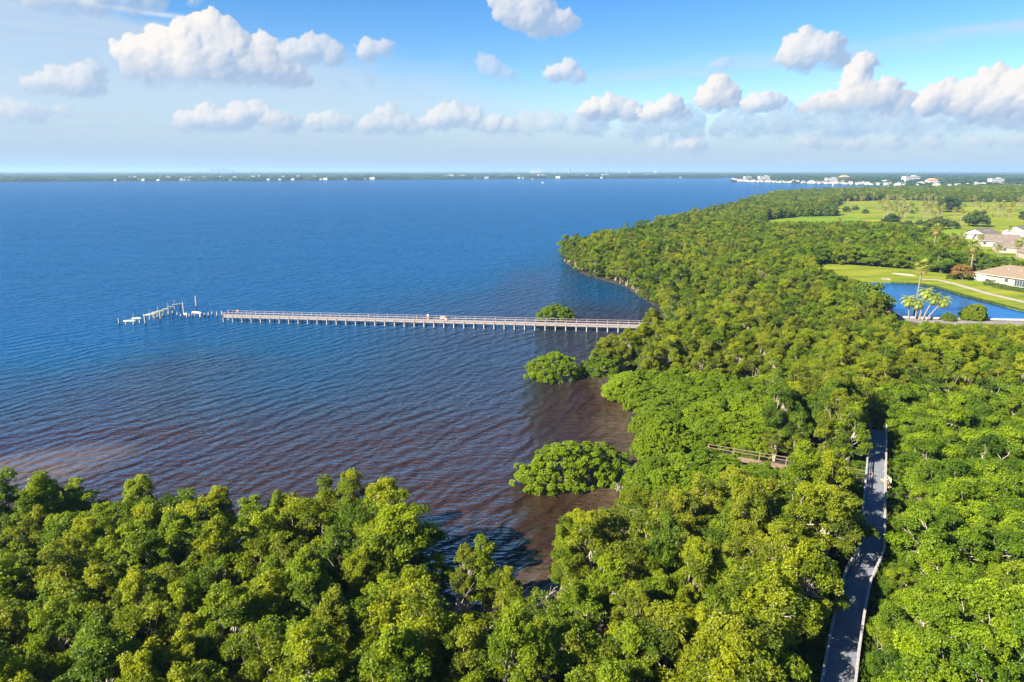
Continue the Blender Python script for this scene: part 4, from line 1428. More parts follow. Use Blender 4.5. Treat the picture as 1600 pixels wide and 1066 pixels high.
# ------------------------------------------------------------------ houses
def hip_house(name, p, rz, L, W, h, rh, wallm, roofm, label, gable=False, ov=.6, windows=(), screen=False, hip_in=None):
    """front wall along +x at y=0, building extends to y=W"""
    r = empty(name, (p[0], p[1], .4), rz)
    tag(r, label, 'house')
    mb = MB(); mb.box((L / 2, W / 2, h / 2), (L, W, h)); mb.build('wall', wallm, r)
    hi = hip_in if hip_in is not None else (0.0 if gable else W / 2)
    x0, x1, y0, y1 = -ov, L + ov, -ov, W + ov
    z0, zt = h + .02, h + rh
    rx0, rx1 = x0 + (hi if not gable else 0), x1 - (hi if not gable else 0)
    ym = W / 2
    mb = MB()
    A, B, C_, D = (x0, y0, z0), (x1, y0, z0), (x1, y1, z0), (x0, y1, z0)
    E, F = (rx0, ym, zt), (rx1, ym, zt)
    mb.face([A, B, F, E]); mb.face([C_, D, E, F])
    if not gable:
        mb.face([D, A, E]); mb.face([B, C_, F])
    mb.face([D, C_, B, A])
    mb.build('roof', roofm, r)
    rc_ = MB(); rc_.beam((rx0, ym, zt + .02), (rx1, ym, zt + .02), .34, .08); rc_.build('ridge_cap', M['roofgrey'], r)
    for k_ in range(3):
        vx = x0 + (x1 - x0) * (.35 + .16 * k_); vb = MB()
        vb.tube([(vx, ym - W * .22, zt - rh * .44 - .1), (vx, ym - W * .22, zt - rh * .44 + .5)], .12, 8); vb.build('roof_vent', M['conc'], r)
    fb = MB()
    for a, b in ((A, B), (C_, D), (D, A), (B, C_)): fb.beam((a[0], a[1], z0 - .1), (b[0], b[1], z0 - .1), .05, .22)
    if gable:
        pass
    fb.build('fascia', M['white'], r)
    if gable:
        for xx in (0.0 - .02, L + .02):
            g = MB(); g.face([(xx, 0, h + .03), (xx, W, h + .03), (xx, ym, zt - .15)])
            g.build('gable', M['white'], r)
    for (xa, wd, za, ht) in windows:
        fr = MB(); fr.box((xa + wd / 2, -.04, za + ht / 2), (wd, .06, ht)); f = fr.build('window_frame', M['white'], r)
        n = max(1, round(wd / 1.0))
        gl = MB()
        for k in range(n): gl.box((xa + wd * (k + .5) / n, -.075, za + ht / 2), (wd / n - .12, .02, ht - .16))
        gl.build('pane', M['glass'], f)
    if screen:
        sc = MB(); sc.box((2.4, -.06, 1.55), (4.6, .06, 2.5))
        s_ = sc.build('lanai_screen', M['screen'], r)
        fr = MB()
        for k in range(5): fr.box((.15 + k * 1.12, -.10, 1.5), (.08, .05, 2.9))
        fr.build('screen_post', M['white'], s_)
    return r


h0, h1 = G(1521, 438, .4), G(1602, 450.5, .4)
dv = h1 - h0
hip_house('bungalow', h0, math.atan2(dv[1], dv[0]), 27, 15, 3.0, 3.3, M['cream'], M['rooftan'], 'large cream bungalow with tan hip roof and pale lanai beside the pond lawn', windows=((11.5, 1.2, 1.0, 1.4), (15.0, 3.6, .2, 2.2), (20.5, 2.2, .9, 1.4)), screen=True, ov=.7)
hs = [('roofgrey', 'white', True, 'house with white gable and brown-grey roof at the north-west of the roof cluster', R(28), 15, 13), ('roofpink', 'white', True, 'house with long pinkish gabled roof in the middle of the roof cluster', R(-22), 19, 13),
      ('roofpink', 'cream', False, 'house with pinkish hip roof behind the palms of the tan bungalow', R(-25), 18, 14), ('roofgrey', 'white', True, 'white-walled house with dark gabled roof at the back of the roof cluster', R(30), 18, 14), ('rooftan', 'cream', False, 'cream house with low hip roof next to the tan bungalow', R(-20), 18, 13)]
for (a, b, i), (rm, wm, gb, lab, rz, L, W) in zip(HOUSES_PX, hs):
    c = G(a, b, .4)
    off = Matrix.Rotation(rz, 2) @ Vector((-L / 2, -W / 2))
    hip_house('bungalow', c + np.array(off), rz, L, W, 3.0, 3.2, M[wm], M[rm], lab, gable=gb, windows=((2, 1.4, 1, 1.3), (L - 5, 2.4, .6, 1.7)))


# ------------------------------------------------------------------ parked car, lamp, small lawn things
def car(p, rz, label):
    r = empty('parked_car', (p[0], p[1], .305), rz)
    tag(r, label, 'car')
    prof = [(-2.25, .35), (-2.3, .75), (-2.2, 1.0), (-1.95, 1.08), (-1.65, 1.58), (-1.2, 1.66), (.2, 1.66), (.45, 1.58), (1.1, 1.08), (1.95, .98), (2.25, .82), (2.3, .40), (2.15, .30), (-2.1, .30)]
    V, F = [], []
    for s, k in ((-1, 0), (1, 1)):
        for x_, z_ in prof:
            w = .9 - (.16 if z_ > 1.2 else 0)
            V.append((x_, s * w, z_))
    n = len(prof)
    F.append(tuple(range(n))); F.append(tuple(range(n, 2 * n))[::-1])
    for i in range(n):
        j = (i + 1) % n
        F.append((i, i + n, j + n, j))
    me = bpy.data.meshes.new('body'); me.from_pydata(V, [], F); me.materials.append(M['carpaint']); me.update()
    o = sub('body', me, r)
    bv = o.modifiers.new('bevel', 'BEVEL'); bv.width = .06; bv.segments = 2
    for s in (-1, 1):
        for tri in ([(-1.75, 1.12), (-1.5, 1.52), (-.75, 1.56), (-.75, 1.12)], [(-.66, 1.12), (-.66, 1.56), (.15, 1.56), (.8, 1.12)]):
            mb = MB(); q = [(x_, s * (.93 - .17 * (z_ - 1.08) / .5), z_) for x_, z_ in tri]
            mb.face(q if s < 0 else q[::-1]); mb.build('side_window', M['glass'], r)
        mb = MB(); mb.box((2.27, s * .65, .78), (.1, .36, .16)); mb.build('headlight', M['clearlamp'], r)
        mb = MB(); mb.box((-2.27, s * .72, .88), (.1, .22, .3)); mb.build('tail_light', M['redlamp'], r)
        for x_ in (-1.4, 1.4):
            mb = MB(); mb.tube([(x_, s * .72, .34), (x_, s * .93, .34)], .34, 16); w = mb.build('wheel', M['tyre'], r)
            mb = MB(); mb.tube([(x_, s * .90, .34), (x_, s * .945, .34)], .21, 12); mb.build('rim', M['alloy'], w)
    mb = MB(); mb.face([(.5, -.68, 1.57), (1.12, -.80, 1.12), (1.12, .80, 1.12), (.5, .68, 1.57)]); o = mb.build('windscreen', M['glass'], r); o.location = (.03, 0, .03)
    mb = MB(); mb.face([(-1.68, .68, 1.54), (-1.95, .78, 1.12), (-1.95, -.78, 1.12), (-1.68, -.68, 1.54)]); o = mb.build('rear_window', M['glass'], r); o.location = (-.05, 0, .03)


rd = ROAD[8] - ROAD[0]
car(G(1395, 498.5, .3), math.atan2(rd[1], rd[0]) + PI, 'dark blue car parked on the road at the corner of the pond')
p = G(1356, 497, .3)
r = empty('street_lamp', (*p, .3)); tag(r, 'slim white street lamp among the trees west of the parked car', 'street lamp')
mb = MB(); mb.tube([(0, 0, 0), (0, 0, 5.6)], [.09, .06], 8); mb.build('pole', M['pile'], r)
mb = MB(); mb.tube([(0, 0, 5.55), (0, 0, 5.7), (0, 0, 6.1), (0, 0, 6.2)], [.08, .22, .26, .06], 10); mb.build('lamp_head', M['white'], r)
p = G(1383, 437.5, .4)
r = empty('stone_headwall', (*p, .3), R(-5)); tag(r, 'small pale stone headwall on the far rim of the pond', 'headwall')
mb = MB(); mb.box((0, 0, .35), (2.4, .5, .8)); mb.build('wall_face', M['pathm'], r)
for s in (-1, 1):
    mb = MB(); mb.box((s * 1.3, -.5, .25), (.25, 1.2, .6), s * .4); mb.build('wing_wall', M['pathm'], r)
p = G(1448, 425, .45)
r = empty('marker_post', (*p, .45)); tag(r, 'small white marker post on the lawn at the wood edge', 'marker post')
mb = MB(); mb.tube([(0, 0, 0), (0, 0, 1.3)], .16, 8); mb.build('post', M['white'], r)
mb = MB(); mb.tube([(0, 0, 1.3), (0, 0, 1.5), (0, 0, 1.7)], [.16, .24, .08], 8); mb.build('cap', M['white'], r)


# ------------------------------------------------------------------ far shore: woods as mass, houses, town, towers, boats
def clump(seed, n=26, size=60):
    rg = np.random.default_rng(seed)
    Vs, Qs, Ts = [], [], []
    o = 0
    for i in range(n):
        c = np.array([rg.uniform(-size / 2, size / 2), rg.uniform(-size / 2, size / 2), 0])
        h = rg.uniform(6, 12); w = rg.uniform(5, 9)
        k = 60
        d = sphere_pts(k, rg, -.1)
        Pp = c + d * np.array([w, w, h * .62]) * rg.uniform(.7, 1.08, (k, 1)) + np.array([0, 0, h * .38])
        V, Q = tufts_to_leaves(Pp, unit(d + np.array([0, 0, .5])), 3, 3.4, 1.3, rg, (45, 85))
        Vs.append(V); Qs.append(Q + o); o += len(V)
        Ts.append(np.clip(np.full(len(Q), rg.uniform(.1, .7)) + rg.normal(0, .1, len(Q)), 0, 1))
    return np.concatenate(Vs), np.concatenate(Qs), np.concatenate(Ts)


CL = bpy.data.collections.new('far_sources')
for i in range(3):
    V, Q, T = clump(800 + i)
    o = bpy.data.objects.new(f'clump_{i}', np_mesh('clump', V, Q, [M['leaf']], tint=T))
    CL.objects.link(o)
fp = []
yy = 1800.0
while yy < 14000:
    st = 42 * (1 + (yy - 1800) / 2600)
    for xx in np.arange(-yy * .85, yy * .85, st): fp.append((xx + rng.normal(0, st * .25), yy + rng.normal(0, st * .3)))
    yy += st * (1.0 if yy < 4500 else 1.8)
fp = np.array(fp)
ok = inside(fp, FARLAND) & (dist_poly(fp, np.vstack([FARL, TOWN])) > 26)
lag = GP([(50, 274.8), (150, 274.6), (148, 277.2), (52, 277)], 1.3)
ok &= ~inside(fp, lag)
# the built-up strip of the town is thinner in trees
tz = (fp[:, 0] > 330 + .25 * (fp[:, 1] - 1900)) & (dist_poly(fp, TOWN) < 420)
ok &= ~(tz & (rng.random(len(fp)) < .50))
fp = fp[ok]
print('far clumps', len(fp))
s_ = np.clip(.75 + fp[:, 1] / 9000, .7, 1.8)
sz = np.where(tz[ok], .55, .95) * rng.uniform(.8, 1.15, len(fp))
tag(instancer('far_woods', [(a, b, 1.0) for a, b in fp], [(0, 0, rng.uniform(0, 6.3)) for _ in fp], np.stack([s_, s_, sz], 1), rng.integers(0, 3, len(fp)), CL, np.array([.22, .38, 2.8]) * rng.uniform(.4, 1.9, (len(fp), 1))),  # blue-teal cast: distance haze painted into the leaf colour
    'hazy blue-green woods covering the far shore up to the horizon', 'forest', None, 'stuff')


WIN = MB().box((0, 0, 0), (1.5, .08, 1.5)).mesh('window', [M['glass']])


def far_house(L, W, h, rh, wallm, roofm, flat=False):
    w = MB(); w.box((0, 0, h / 2), (L, W, h)); wm = w.mesh('wall', [wallm])
    r_ = MB()
    if flat:
        r_.box((0, 0, h + .25), (L + .5, W + .5, .5)); r_.box((L * .2, 0, h + 1.2), (L * .25, W * .4, 1.5))
    else:
        o_ = .6
        A, B, C_, D = (-L / 2 - o_, -W / 2 - o_, h), (L / 2 + o_, -W / 2 - o_, h), (L / 2 + o_, W / 2 + o_, h), (-L / 2 - o_, W / 2 + o_, h)
        E, F = (-L / 2 + W * .4, 0, h + rh), (L / 2 - W * .4, 0, h + rh)
        r_.face([A, B, F, E]); r_.face([C_, D, E, F]); r_.face([D, A, E]); r_.face([B, C_, F])
    rm = r_.mesh('roof', [roofm])
    gm = []
    for k in range(max(2, int(L / 3.2))):
        for f in range(max(1, int(h / 3))):
            gm.append((-L / 2 + (k + .5) * L / max(2, int(L / 3.2)), -W / 2 - .03, 1.6 + 3 * f))
    return wm, rm, gm


FH = {'white house with slate hip roof': far_house(13, 10, 5.5, 3, M['whitefar'], M['roofslate']), 'cream house with terracotta roof': far_house(16, 11, 6, 3.2, M['creamfar'], M['roofred']),
      'white flat-roofed block': far_house(22, 12, 9, 0, M['whitefar'], M['conc'], True), 'low white house with pale roof': far_house(15, 10, 4, 2.6, M['whitefar'], M['conc'])}


def put_far(kind, p, rz, sc, label, group, name='shore_house'):
    r = empty(name, (p[0], p[1], 1.1), rz, sc)
    tag(r, label, 'house' if name == 'shore_house' else 'building', group)
    for nm, me in zip(('wall', 'roof'), FH[kind][:2]): link(nm, me, r)
    if name != 'shore_house':      # only the larger blocks show their windows
        for q in FH[kind][2]:
            o = link('window', WIN, r); o.location = q


kinds = list(FH)
tv = np.vstack([TOWN[:-1]])
seg = np.linalg.norm(np.diff(tv, axis=0), axis=1)
tot = seg.sum()
cumt = np.concatenate([[0], np.cumsum(seg)])


def town_pt(t, back):
    s = t * tot
    i = min(int(np.searchsorted(cumt, s, side='right') - 1), len(seg) - 1)
    d = (tv[i + 1] - tv[i]) / seg[i]
    p = tv[i] + d * (s - cumt[i])
    return p + np.array([-d[1], d[0]]) * -back * -1, math.atan2(d[1], d[0])


def nrm_back(t, back):
    p, a = town_pt(t, 0)
    v = p / np.linalg.norm(p)
    return p + v * back, a


for row, (n, b0, b1) in enumerate(((78, 6, 34), (66, 45, 120), (56, 130, 300), (36, 320, 700))):
    for i in range(n):
        t = (i + rng.uniform(.2, .8)) / n
        if row == 0 and t > .62 and rng.random() < .35: continue
        p, a = nrm_back(t, rng.uniform(b0, b1))
        k = kinds[int(rng.choice(4, p=[.38, .08, .2, .34]))]
        where = ['at the waterfront of the town across the bay', 'in the second row of the town across the bay', 'among the trees behind the town waterfront', 'far back among the trees of the town'][row]
        put_far(k, p, a + rng.choice([0, PI / 2, .3, -.3]), rng.uniform(.5, .85), f'{k} {where}', f'{k}s {where}')
# larger marina buildings
for (a, b, k, s, lab) in ((1168, 281.5, 2, 1.5, 'white block on the outer point of the town'), (1193, 283, 2, 1.9, 'broad white block near the point of the town'), (1318, 282.5, 1, 2.3, 'large terracotta block above the town marina'), (1298, 286, 2, 1.6, 'white block at the marina waterfront'),
                          (1422, 286, 2, 2.2, 'broad white building at the eastern waterfront'), (1455, 288, 1, 1.8, 'pinkish block beside the broad white eastern building'), (1555, 288, 2, 1.7, 'long white block at the east end of the town')):
    put_far(kinds[k], G(a, b), rng.uniform(-.2, .3), s, lab, None, 'town_block')
# scattered houses on the long far shore
for i in range(70):
    px_ = [295, 318, 345, 362, 368, 396, 420, 488, 490, 540, 620, 655, 660, 700, 716, 760, 848, 917, 940, 205, 212, 225][i] if i < 22 else rng.uniform(180, 1130)
    p = G(px_, np.interp(px_, [0, 150, 300, 500, 640, 800, 960, 1140], [284.2, 283.4, 283, 282, 280.6, 279.4, 279, 278]))
    v = p / np.linalg.norm(p)
    back = rng.uniform(6, 20) if i % 3 == 0 else rng.uniform(150, 900)
    k = kinds[int(rng.choice(4, p=[.4, .06, .14, .4]))]
    where = 'on the waterline of the long far shore' if i % 3 == 0 else 'showing among the woods of the long far shore'
    q_ = p + v * back
    put_far(k, q_, rng.uniform(-.4, .4), rng.uniform(.75, 1.15) * (1 if i % 3 == 0 else 1.7), f'{k} {where}', f'{k}s {where}')
    bpy.context.scene.collection.objects[-1]
put_far(kinds[2], (lambda p: p + p / np.linalg.norm(p) * 260)(G(296, 283)), 0, (1.5, 1.1, 1.3), 'long white building with a taller block on the far shore', None, 'shore_building')


# skyline, condo towers
def tower(p, w, d, h, label, group=None, mat='tower', crown=True):
    r = empty('high_rise', (p[0], p[1], 1)); tag(r, label, 'tower', group)
    mb = MB(); mb.box((0, 0, h * .46), (w, d, h * .92)); mb.build('shaft', M[mat], r)
    mb = MB(); mb.box((0, 0, h * .96), (w * .7, d * .7, h * .079)); mb.build('penthouse', M[mat], r)
    if group is None and 'lone' in label:
        for k in range(int(h / 8)):
            MB().box((0, -d / 2 - .15, 5 + k * 7.2), (w * .86, .3, 2.2)).build('window_band', M['glass'], r)


def at_dist(px_, Y):
    return np.array([(px_ - 800) / FPX * (Y * CP + CAMH * SP), Y])


for i, (px_, w, h) in enumerate(((330.5, 34, 125), (335, 30, 58), (338, 40, 64), (341.5, 22, 118), (345, 34, 80), (348.5, 38, 95), (351.5, 30, 88), (355, 36, 70), (358, 24, 62), (362, 38, 56), (366, 30, 50))):
    lab = 'tallest pale tower at the west end of the distant skyline' if i == 0 else 'slim tall tower in the middle of the distant skyline' if i == 3 else 'faint blue tower in the distant skyline cluster'
    tower(at_dist(px_, 10200 + 200 * (i % 3)), w * .66, 20, 40 + (h - 40) * .68, lab, None if i in (0, 3) else 'distant skyline towers')
tower(at_dist(890.5, 9000), 20, 20, 78, 'lone dark high-rise standing above the far woods', None)
tower(at_dist(888.3, 9030), 16, 20, 74, 'pale slab pressed against the lone dark high-rise', None, 'whitefar')
for a, h, lab in ((866, 55, 'small pale tower west of the lone dark high-rise'), (881, 50, 'low pale block close to the lone dark high-rise'), (950, 55, 'small grey tower east of the lone dark high-rise'), (1024, 52, 'small pale tower above the far woods near the town'), (983, 48, 'low pale block on the far woods between two small towers')):
    tower(at_dist(a, 9000), 22, 18, h, lab, None, 'whitefar' if 'pale' in lab else 'tower')
for a in (832, 837, 842):
    tower(at_dist(a, 9200), 46, 20, 54 if a != 837 else 58, 'broad white far building in the trio on the horizon', 'white trio on the horizon', 'whitefar')


def boat(p, rz, L, label):
    r = empty('motor_boat', (p[0], p[1], 0), rz); tag(r, label, 'boat')
    V = []
    W = L * .3
    for z_, k in ((-.3, .7), (L * .1, 1.0)):
        V += [(-L / 2, -W / 2 * k, z_), (L * .2, -W / 2 * k, z_), (L / 2 * (1.05 if z_ > 0 else .9), 0, z_ + (.15 if z_ > 0 else 0)), (L * .2, W / 2 * k, z_), (-L / 2, W / 2 * k, z_)]
    mb = MB(); mb.v = V; mb.f = [(4, 3, 2, 1, 0), (5, 6, 7, 8, 9)] + [(i, (i + 1) % 5, (i + 1) % 5 + 5, i + 5) for i in range(5)]; mb.m = [0] * 7
    mb.build('hull', M['boatwhite'], r)
    mb = MB(); mb.prism([(-L * .2, -W * .3), (L * .15, -W * .3), (L * .22, 0), (L * .15, W * .3), (-L * .2, W * .3)], L * .1, L * .27); mb.build('cabin', M['boatwhite'], r)
    mb = MB(); mb.box((.0, 0, L * .3), (L * .45, W * .75, .1)); mb.build('hardtop', M['boatwhite'], r)


boat(G(848, 286.3), R(10), 12, 'small white boat under way on the open bay')
boat(G(1301, 289.7), R(80), 9, 'small white boat just off the town marina')
boat(G(832, 280.2), R(5), 12, 'small white boat close under the far wooded shore')

# ------------------------------------------------------------------ air
mb = MB(); mb.box((0, 20000, 52.5), (96000, 58000, 109))
t = NT('hazy_air')
pv = t.n('ShaderNodeVolumePrincipled')
pv.inputs['Color'].default_value = (.33, .52, .76, 1)
pv.inputs['Density'].default_value = 1.0e-4
pv.inputs['Anisotropy'].default_value = 0.1
t.l(pv.outputs[0], t.out.inputs['Volume'])
hz = mb.build('haze', t.mat)
tag(hz, kind='stuff')

# ------------------------------------------------------------------ sky: Nishita air with cumulus computed as a cloud field over azimuth and elevation
SUN_AZ = math.atan2(-.86, -.51)       # compass bearing from +Y towards +X
SUN_EL = R(34)
AZ0, AZ1, EL0, EL1, PPD = -56.0, 56.0, -2.0, 22.0, 22
cw, ch = int((AZ1 - AZ0) * PPD), int((EL1 - EL0) * PPD)
az = np.linspace(AZ0, AZ1, cw)[None].repeat(ch, 0)
el = np.linspace(EL0, EL1, ch)[:, None].repeat(cw, 1)


def vnoise(cx, cy, seed):
    rg = np.random.default_rng(seed)
    gw, gh = int(cw / cx) + 3, int(ch / cy) + 3
    g = rg.random((gh, gw))
    x = np.arange(cw) / cx; y = np.arange(ch) / cy
    xi, yi = x.astype(int), y.astype(int)
    fx, fy = x - xi, y - yi
    fx = fx ** 3 * (fx * (fx * 6 - 15) + 10); fy = fy ** 3 * (fy * (fy * 6 - 15) + 10)
    fy = fy[:, None]
    a = g[yi][:, xi]; b = g[yi][:, xi + 1]; c = g[yi + 1][:, xi]; d = g[yi + 1][:, xi + 1]
    return (a * (1 - fx) + b * fx) * (1 - fy) + (c * (1 - fx) + d * fx) * fy


def fbm(cx, cy, seed, octv=5, gain=.5):
    o = np.zeros((ch, cw)); amp, tot_ = 1.0, 0
    for i in range(octv):
        o += amp * vnoise(max(cx / 2 ** i, 1.2), max(cy / 2 ** i, 1.2), seed + i)
        tot_ += amp; amp *= gain
    return o / tot_ - .5


def dirdeg(px, py):
    u, v = (px - 800) / FPX, (533 - py) / FPX
    X, Y, Z = u, CP + v * SP, v * CP - SP
    return math.degrees(math.atan2(X, Y)), math.degrees(math.atan2(Z, math.hypot(X, Y)))


def sst(x, a, b):
    t_ = np.clip((x - a) / (b - a), 0, 1)
    return t_ * t_ * (3 - 2 * t_)


n5 = fbm(4, 4, 131, 3, .6)
n1, n2, n3, n4 = fbm(26, 22, 11, 5, .6), fbm(26, 22, 31, 5, .6), fbm(9, 8, 51, 4, .6), fbm(60, 40, 71, 5)
rgb = np.zeros((ch, cw, 3)); alpha = np.zeros((ch, cw))


def over(col, a):
    global rgb, alpha
    rgb = col * a[..., None] + rgb * (1 - a[..., None])
    alpha = a + alpha * (1 - a)


LIT, SHD = np.array([1.0, .96, .92]), np.array([.40, .54, .75])
Ls = np.array([-.74, .52, .42]); Ls /= np.linalg.norm(Ls)


def cloud(puffs, base, seed, a_max=1.0, contrast=1.0, soft=.16, thin=0.0, wisp=1.0, shd=None):
    """puffs in photograph pixels (x, y, r); flat base at y=base"""
    rg = np.random.default_rng(seed)
    S_ = []
    for x, y, r in puffs:
        a, e = dirdeg(x, y)
        rd_ = r / 18.6
        S_.append((a, e, 0.0, rd_))
        for i in range(16):
            th = rg.uniform(-.35, PI + .35) if i < 11 else rg.uniform(0, 2 * PI)
            rho = rd_ * (rg.uniform(.70, 1.0) if i < 10 else rg.uniform(.1, .7))
            rc = rd_ * rg.uniform(.24, .46)
            zc = math.sqrt(max(rd_ ** 2 - rho ** 2, 0)) * .8
            ca, ce = a + rho * math.cos(th), e + rho * math.sin(th) * .9
            S_.append((ca, ce, zc, rc))
            for j in range(6):
                t2 = rg.uniform(-.5, PI + .5)
                r2 = rc * rg.uniform(.6, 1.0)
                S_.append((ca + r2 * math.cos(t2), ce + r2 * math.sin(t2), zc + rc * rg.uniform(0, .6), rc * rg.uniform(.25, .5)))
    for a, e, zc, r in [q for q in S_ if q[2] == 0.0 and q[3] > .5]:
        for j in range(3):
            th = rg.uniform(-.3, PI + .3)
            q = rg.uniform(1.15, 1.6)
            S_.append((a + r * q * math.cos(th) * 1.2, e + r * q * math.sin(th) * .55, 0.01, r * rg.uniform(.08, .2)))
    ba = dirdeg(puffs[0][0], base)[1]
    A0, A1 = min(s[0] - s[3] for s in S_) - .8, max(s[0] + s[3] for s in S_) + .8
    E0, E1 = min(s[1] - s[3] for s in S_) - .8, max(s[1] + s[3] for s in S_) + .8
    i0, i1 = max(0, int((A0 - AZ0) * PPD)), min(cw, int((A1 - AZ0) * PPD) + 1)
    j0, j1 = max(0, int((E0 - EL0) * PPD)), min(ch, int((E1 - EL0) * PPD) + 1)
    if i1 <= i0 or j1 <= j0: return
    sl = (slice(j0, j1), slice(i0, i1))
    wa = .55 * wisp
    A = az[sl] + n1[sl] * wa + n3[sl] * .30 * wisp + n5[sl] * .10; E = el[sl] + n2[sl] * wa + n3[sl][::-1, ::-1] * .24 * wisp + n5[sl][::-1, ::-1] * .09
    h = np.full(A.shape, -1e3)
    for a, e, zc, r in S_:
        d2 = (A - a) ** 2 + (E - e) ** 2
        m = d2 < r * r
        if not m.any(): continue
        h[m] = np.maximum(h[m], zc + np.sqrt(r * r - d2[m]))
    cov = h > -100
    hh = np.where(cov, h, 0)

    def blur(x, k):
        for _ in range(2):
            for ax in (0, 1):
                c = np.cumsum(np.pad(x, [(k + 1, k) if q == ax else (0, 0) for q in (0, 1)], mode='edge'), axis=ax)
                n_ = x.shape[ax]
                x = (np.take(c, range(2 * k + 1, 2 * k + 1 + n_), axis=ax) - np.take(c, range(0, n_), axis=ax)) / (2 * k + 1)
        return x
    hs = blur(hh, 2) + n3[sl] * .14 + n5[sl] * .02
    hb = blur(hh, 11)

    def lam(H):
        gy, gx = np.gradient(H, 1 / PPD)
        nn = np.sqrt(gx ** 2 + gy ** 2 + 1)
        return (-gx * Ls[0] - gy * Ls[1] + Ls[2]) / nn
    lit = .34 * lam(hs) + .66 * lam(hb)
    bb = blur(cov.astype(float), 2)
    top_e = max(s[1] + s[3] for s in S_)
    tv_ = np.clip((E - ba) / max(top_e - ba, .2), 0, 1)
    lit = np.clip(.04 + 1.13 * lit, 0, 1) * (.25 + .75 * sst(tv_ + n1[sl] * .25, -.02, .5))
    lit = np.clip(lit * contrast, 0, 1)
    al = sst(bb * (.55 + .45 * sst(hb, 0, .55)) + n3[sl] * .6 + n5[sl] * .35 + n1[sl] * .35, .18, .20 + soft * 2.6)
    al *= sst(E + n1[sl] * .9 + n3[sl] * .5, ba - .15, ba + .10 + .20 * max(top_e - ba, .3))
    al *= a_max * np.clip(1 - thin * (1 - sst(hb, 0, .6)) + thin * n4[sl], 0, 1)
    sh_ = SHD if shd is None else np.array(shd)
    col = sh_ + (LIT - sh_) * lit[..., None]
    full = np.zeros((ch, cw)); full[sl] = al
    cf = np.zeros((ch, cw, 3)); cf[sl] = col
    over(cf, full)


# thin high veil over the lower sky, with a clear upper rim on the west side and streaks on the east
rim = np.interp(az[0], [AZ0, -36.9, -26, -17, -4, 0, 6, 14, 26, 37, AZ1], [13.0, 11.4, 10.6, 9.6, 9.2, 8.2, 7.2, 7.0, 8.4, 7.4, 7.4])[None]
soft_r = np.interp(az[0], [AZ0, -20, 0, 12, 37], [.35, .8, 2.6, 3.2, 3.0])[None]
va = sst(rim - el + n4 * 1.6, 0, soft_r * 2) * np.interp(az[0], [AZ0, -15, 4, 37, AZ1], [.80, .72, .58, .46, .46])[None]
streak = fbm(170, 9, 91, 4)
va = np.clip(va * (1 + .35 * streak), 0, 1)
over(np.broadcast_to(np.array([.60, .72, .85]), rgb.shape), va)
hzb = sst(4.6 - el, -1.2, 4.4) * .85
over(np.broadcast_to(np.array([.43, .57, .74]), rgb.shape), hzb)
st2 = np.exp(-((el - (7.2 + .07 * (az - 10) + n4 * .8)) / .55) ** 2) * sst(az, 2, 12) * .45 * (1 + 2 * streak)
over(np.broadcast_to(np.array([.62, .74, .88]), rgb.shape), np.clip(st2, 0, 1))
st3 = np.exp(-((el - (11.05 - .05 * (az + 37) + n4 * .3)) / .16) ** 2) * sst(-22 - az, 0, 3) * .8
over(np.broadcast_to(np.array([.72, .82, .93]), rgb.shape), np.clip(st3, 0, 1))

# far low rows first
cloud([(30, 178, 16), (60, 180, 12), (100, 174, 10), (150, 200, 10), (185, 203, 8), (10, 172, 14)], 192, 1, .55, 1.0, .3)
cloud([(290, 196, 16), (330, 188, 20), (375, 184, 20), (400, 176, 16), (430, 190, 18), (350, 196, 18), (450, 196, 14)], 212, 2, .8, 1.05, .3)
cloud([(495, 192, 14), (520, 190, 16), (540, 196, 12)], 206, 3, .62, 1.1, .32)
cloud([(585, 196, 18), (605, 186, 18), (625, 194, 18), (645, 204, 14)], 216, 4, .68, 1.0, .32)
cloud([(690, 186, 18), (715, 182, 18), (740, 188, 16), (770, 196, 16), (800, 200, 14), (665, 196, 10)], 212, 5, .75, 1.05, .3)
cloud([(830, 196, 18), (860, 198, 20), (900, 200, 16)], 214, 6, .55, .8, .3)
cloud([(1028, 231, 13), (1022, 232, 8)], 238, 7, .6, 1.0, .3)
cloud([(1070, 231, 13), (1086, 229, 15), (1100, 232, 9)], 240, 8, .65, 1.0, .3)
cloud([(1262, 228, 16), (1300, 226, 12), (1340, 229, 12), (1400, 230, 14), (1460, 230, 12), (1530, 230, 14), (1590, 230, 14), (1640, 230, 14)], 237, 9, .6, .75, .3)
rgw = np.random.default_rng(404)
for k_ in range(16):      # torn scraps between the rows
    x_, y_ = rgw.uniform(0, 1600), rgw.uniform(120, 212)
    r_0 = rgw.uniform(4, 8)
    cloud([(x_ + j_ * r_0 * 1.6, y_ + rgw.uniform(-3, 3), r_0 * rgw.uniform(.6, 1)) for j_ in range(int(rgw.integers(2, 5)))], y_ + r_0, 500 + k_, rgw.uniform(.25, .5), .9, .5)
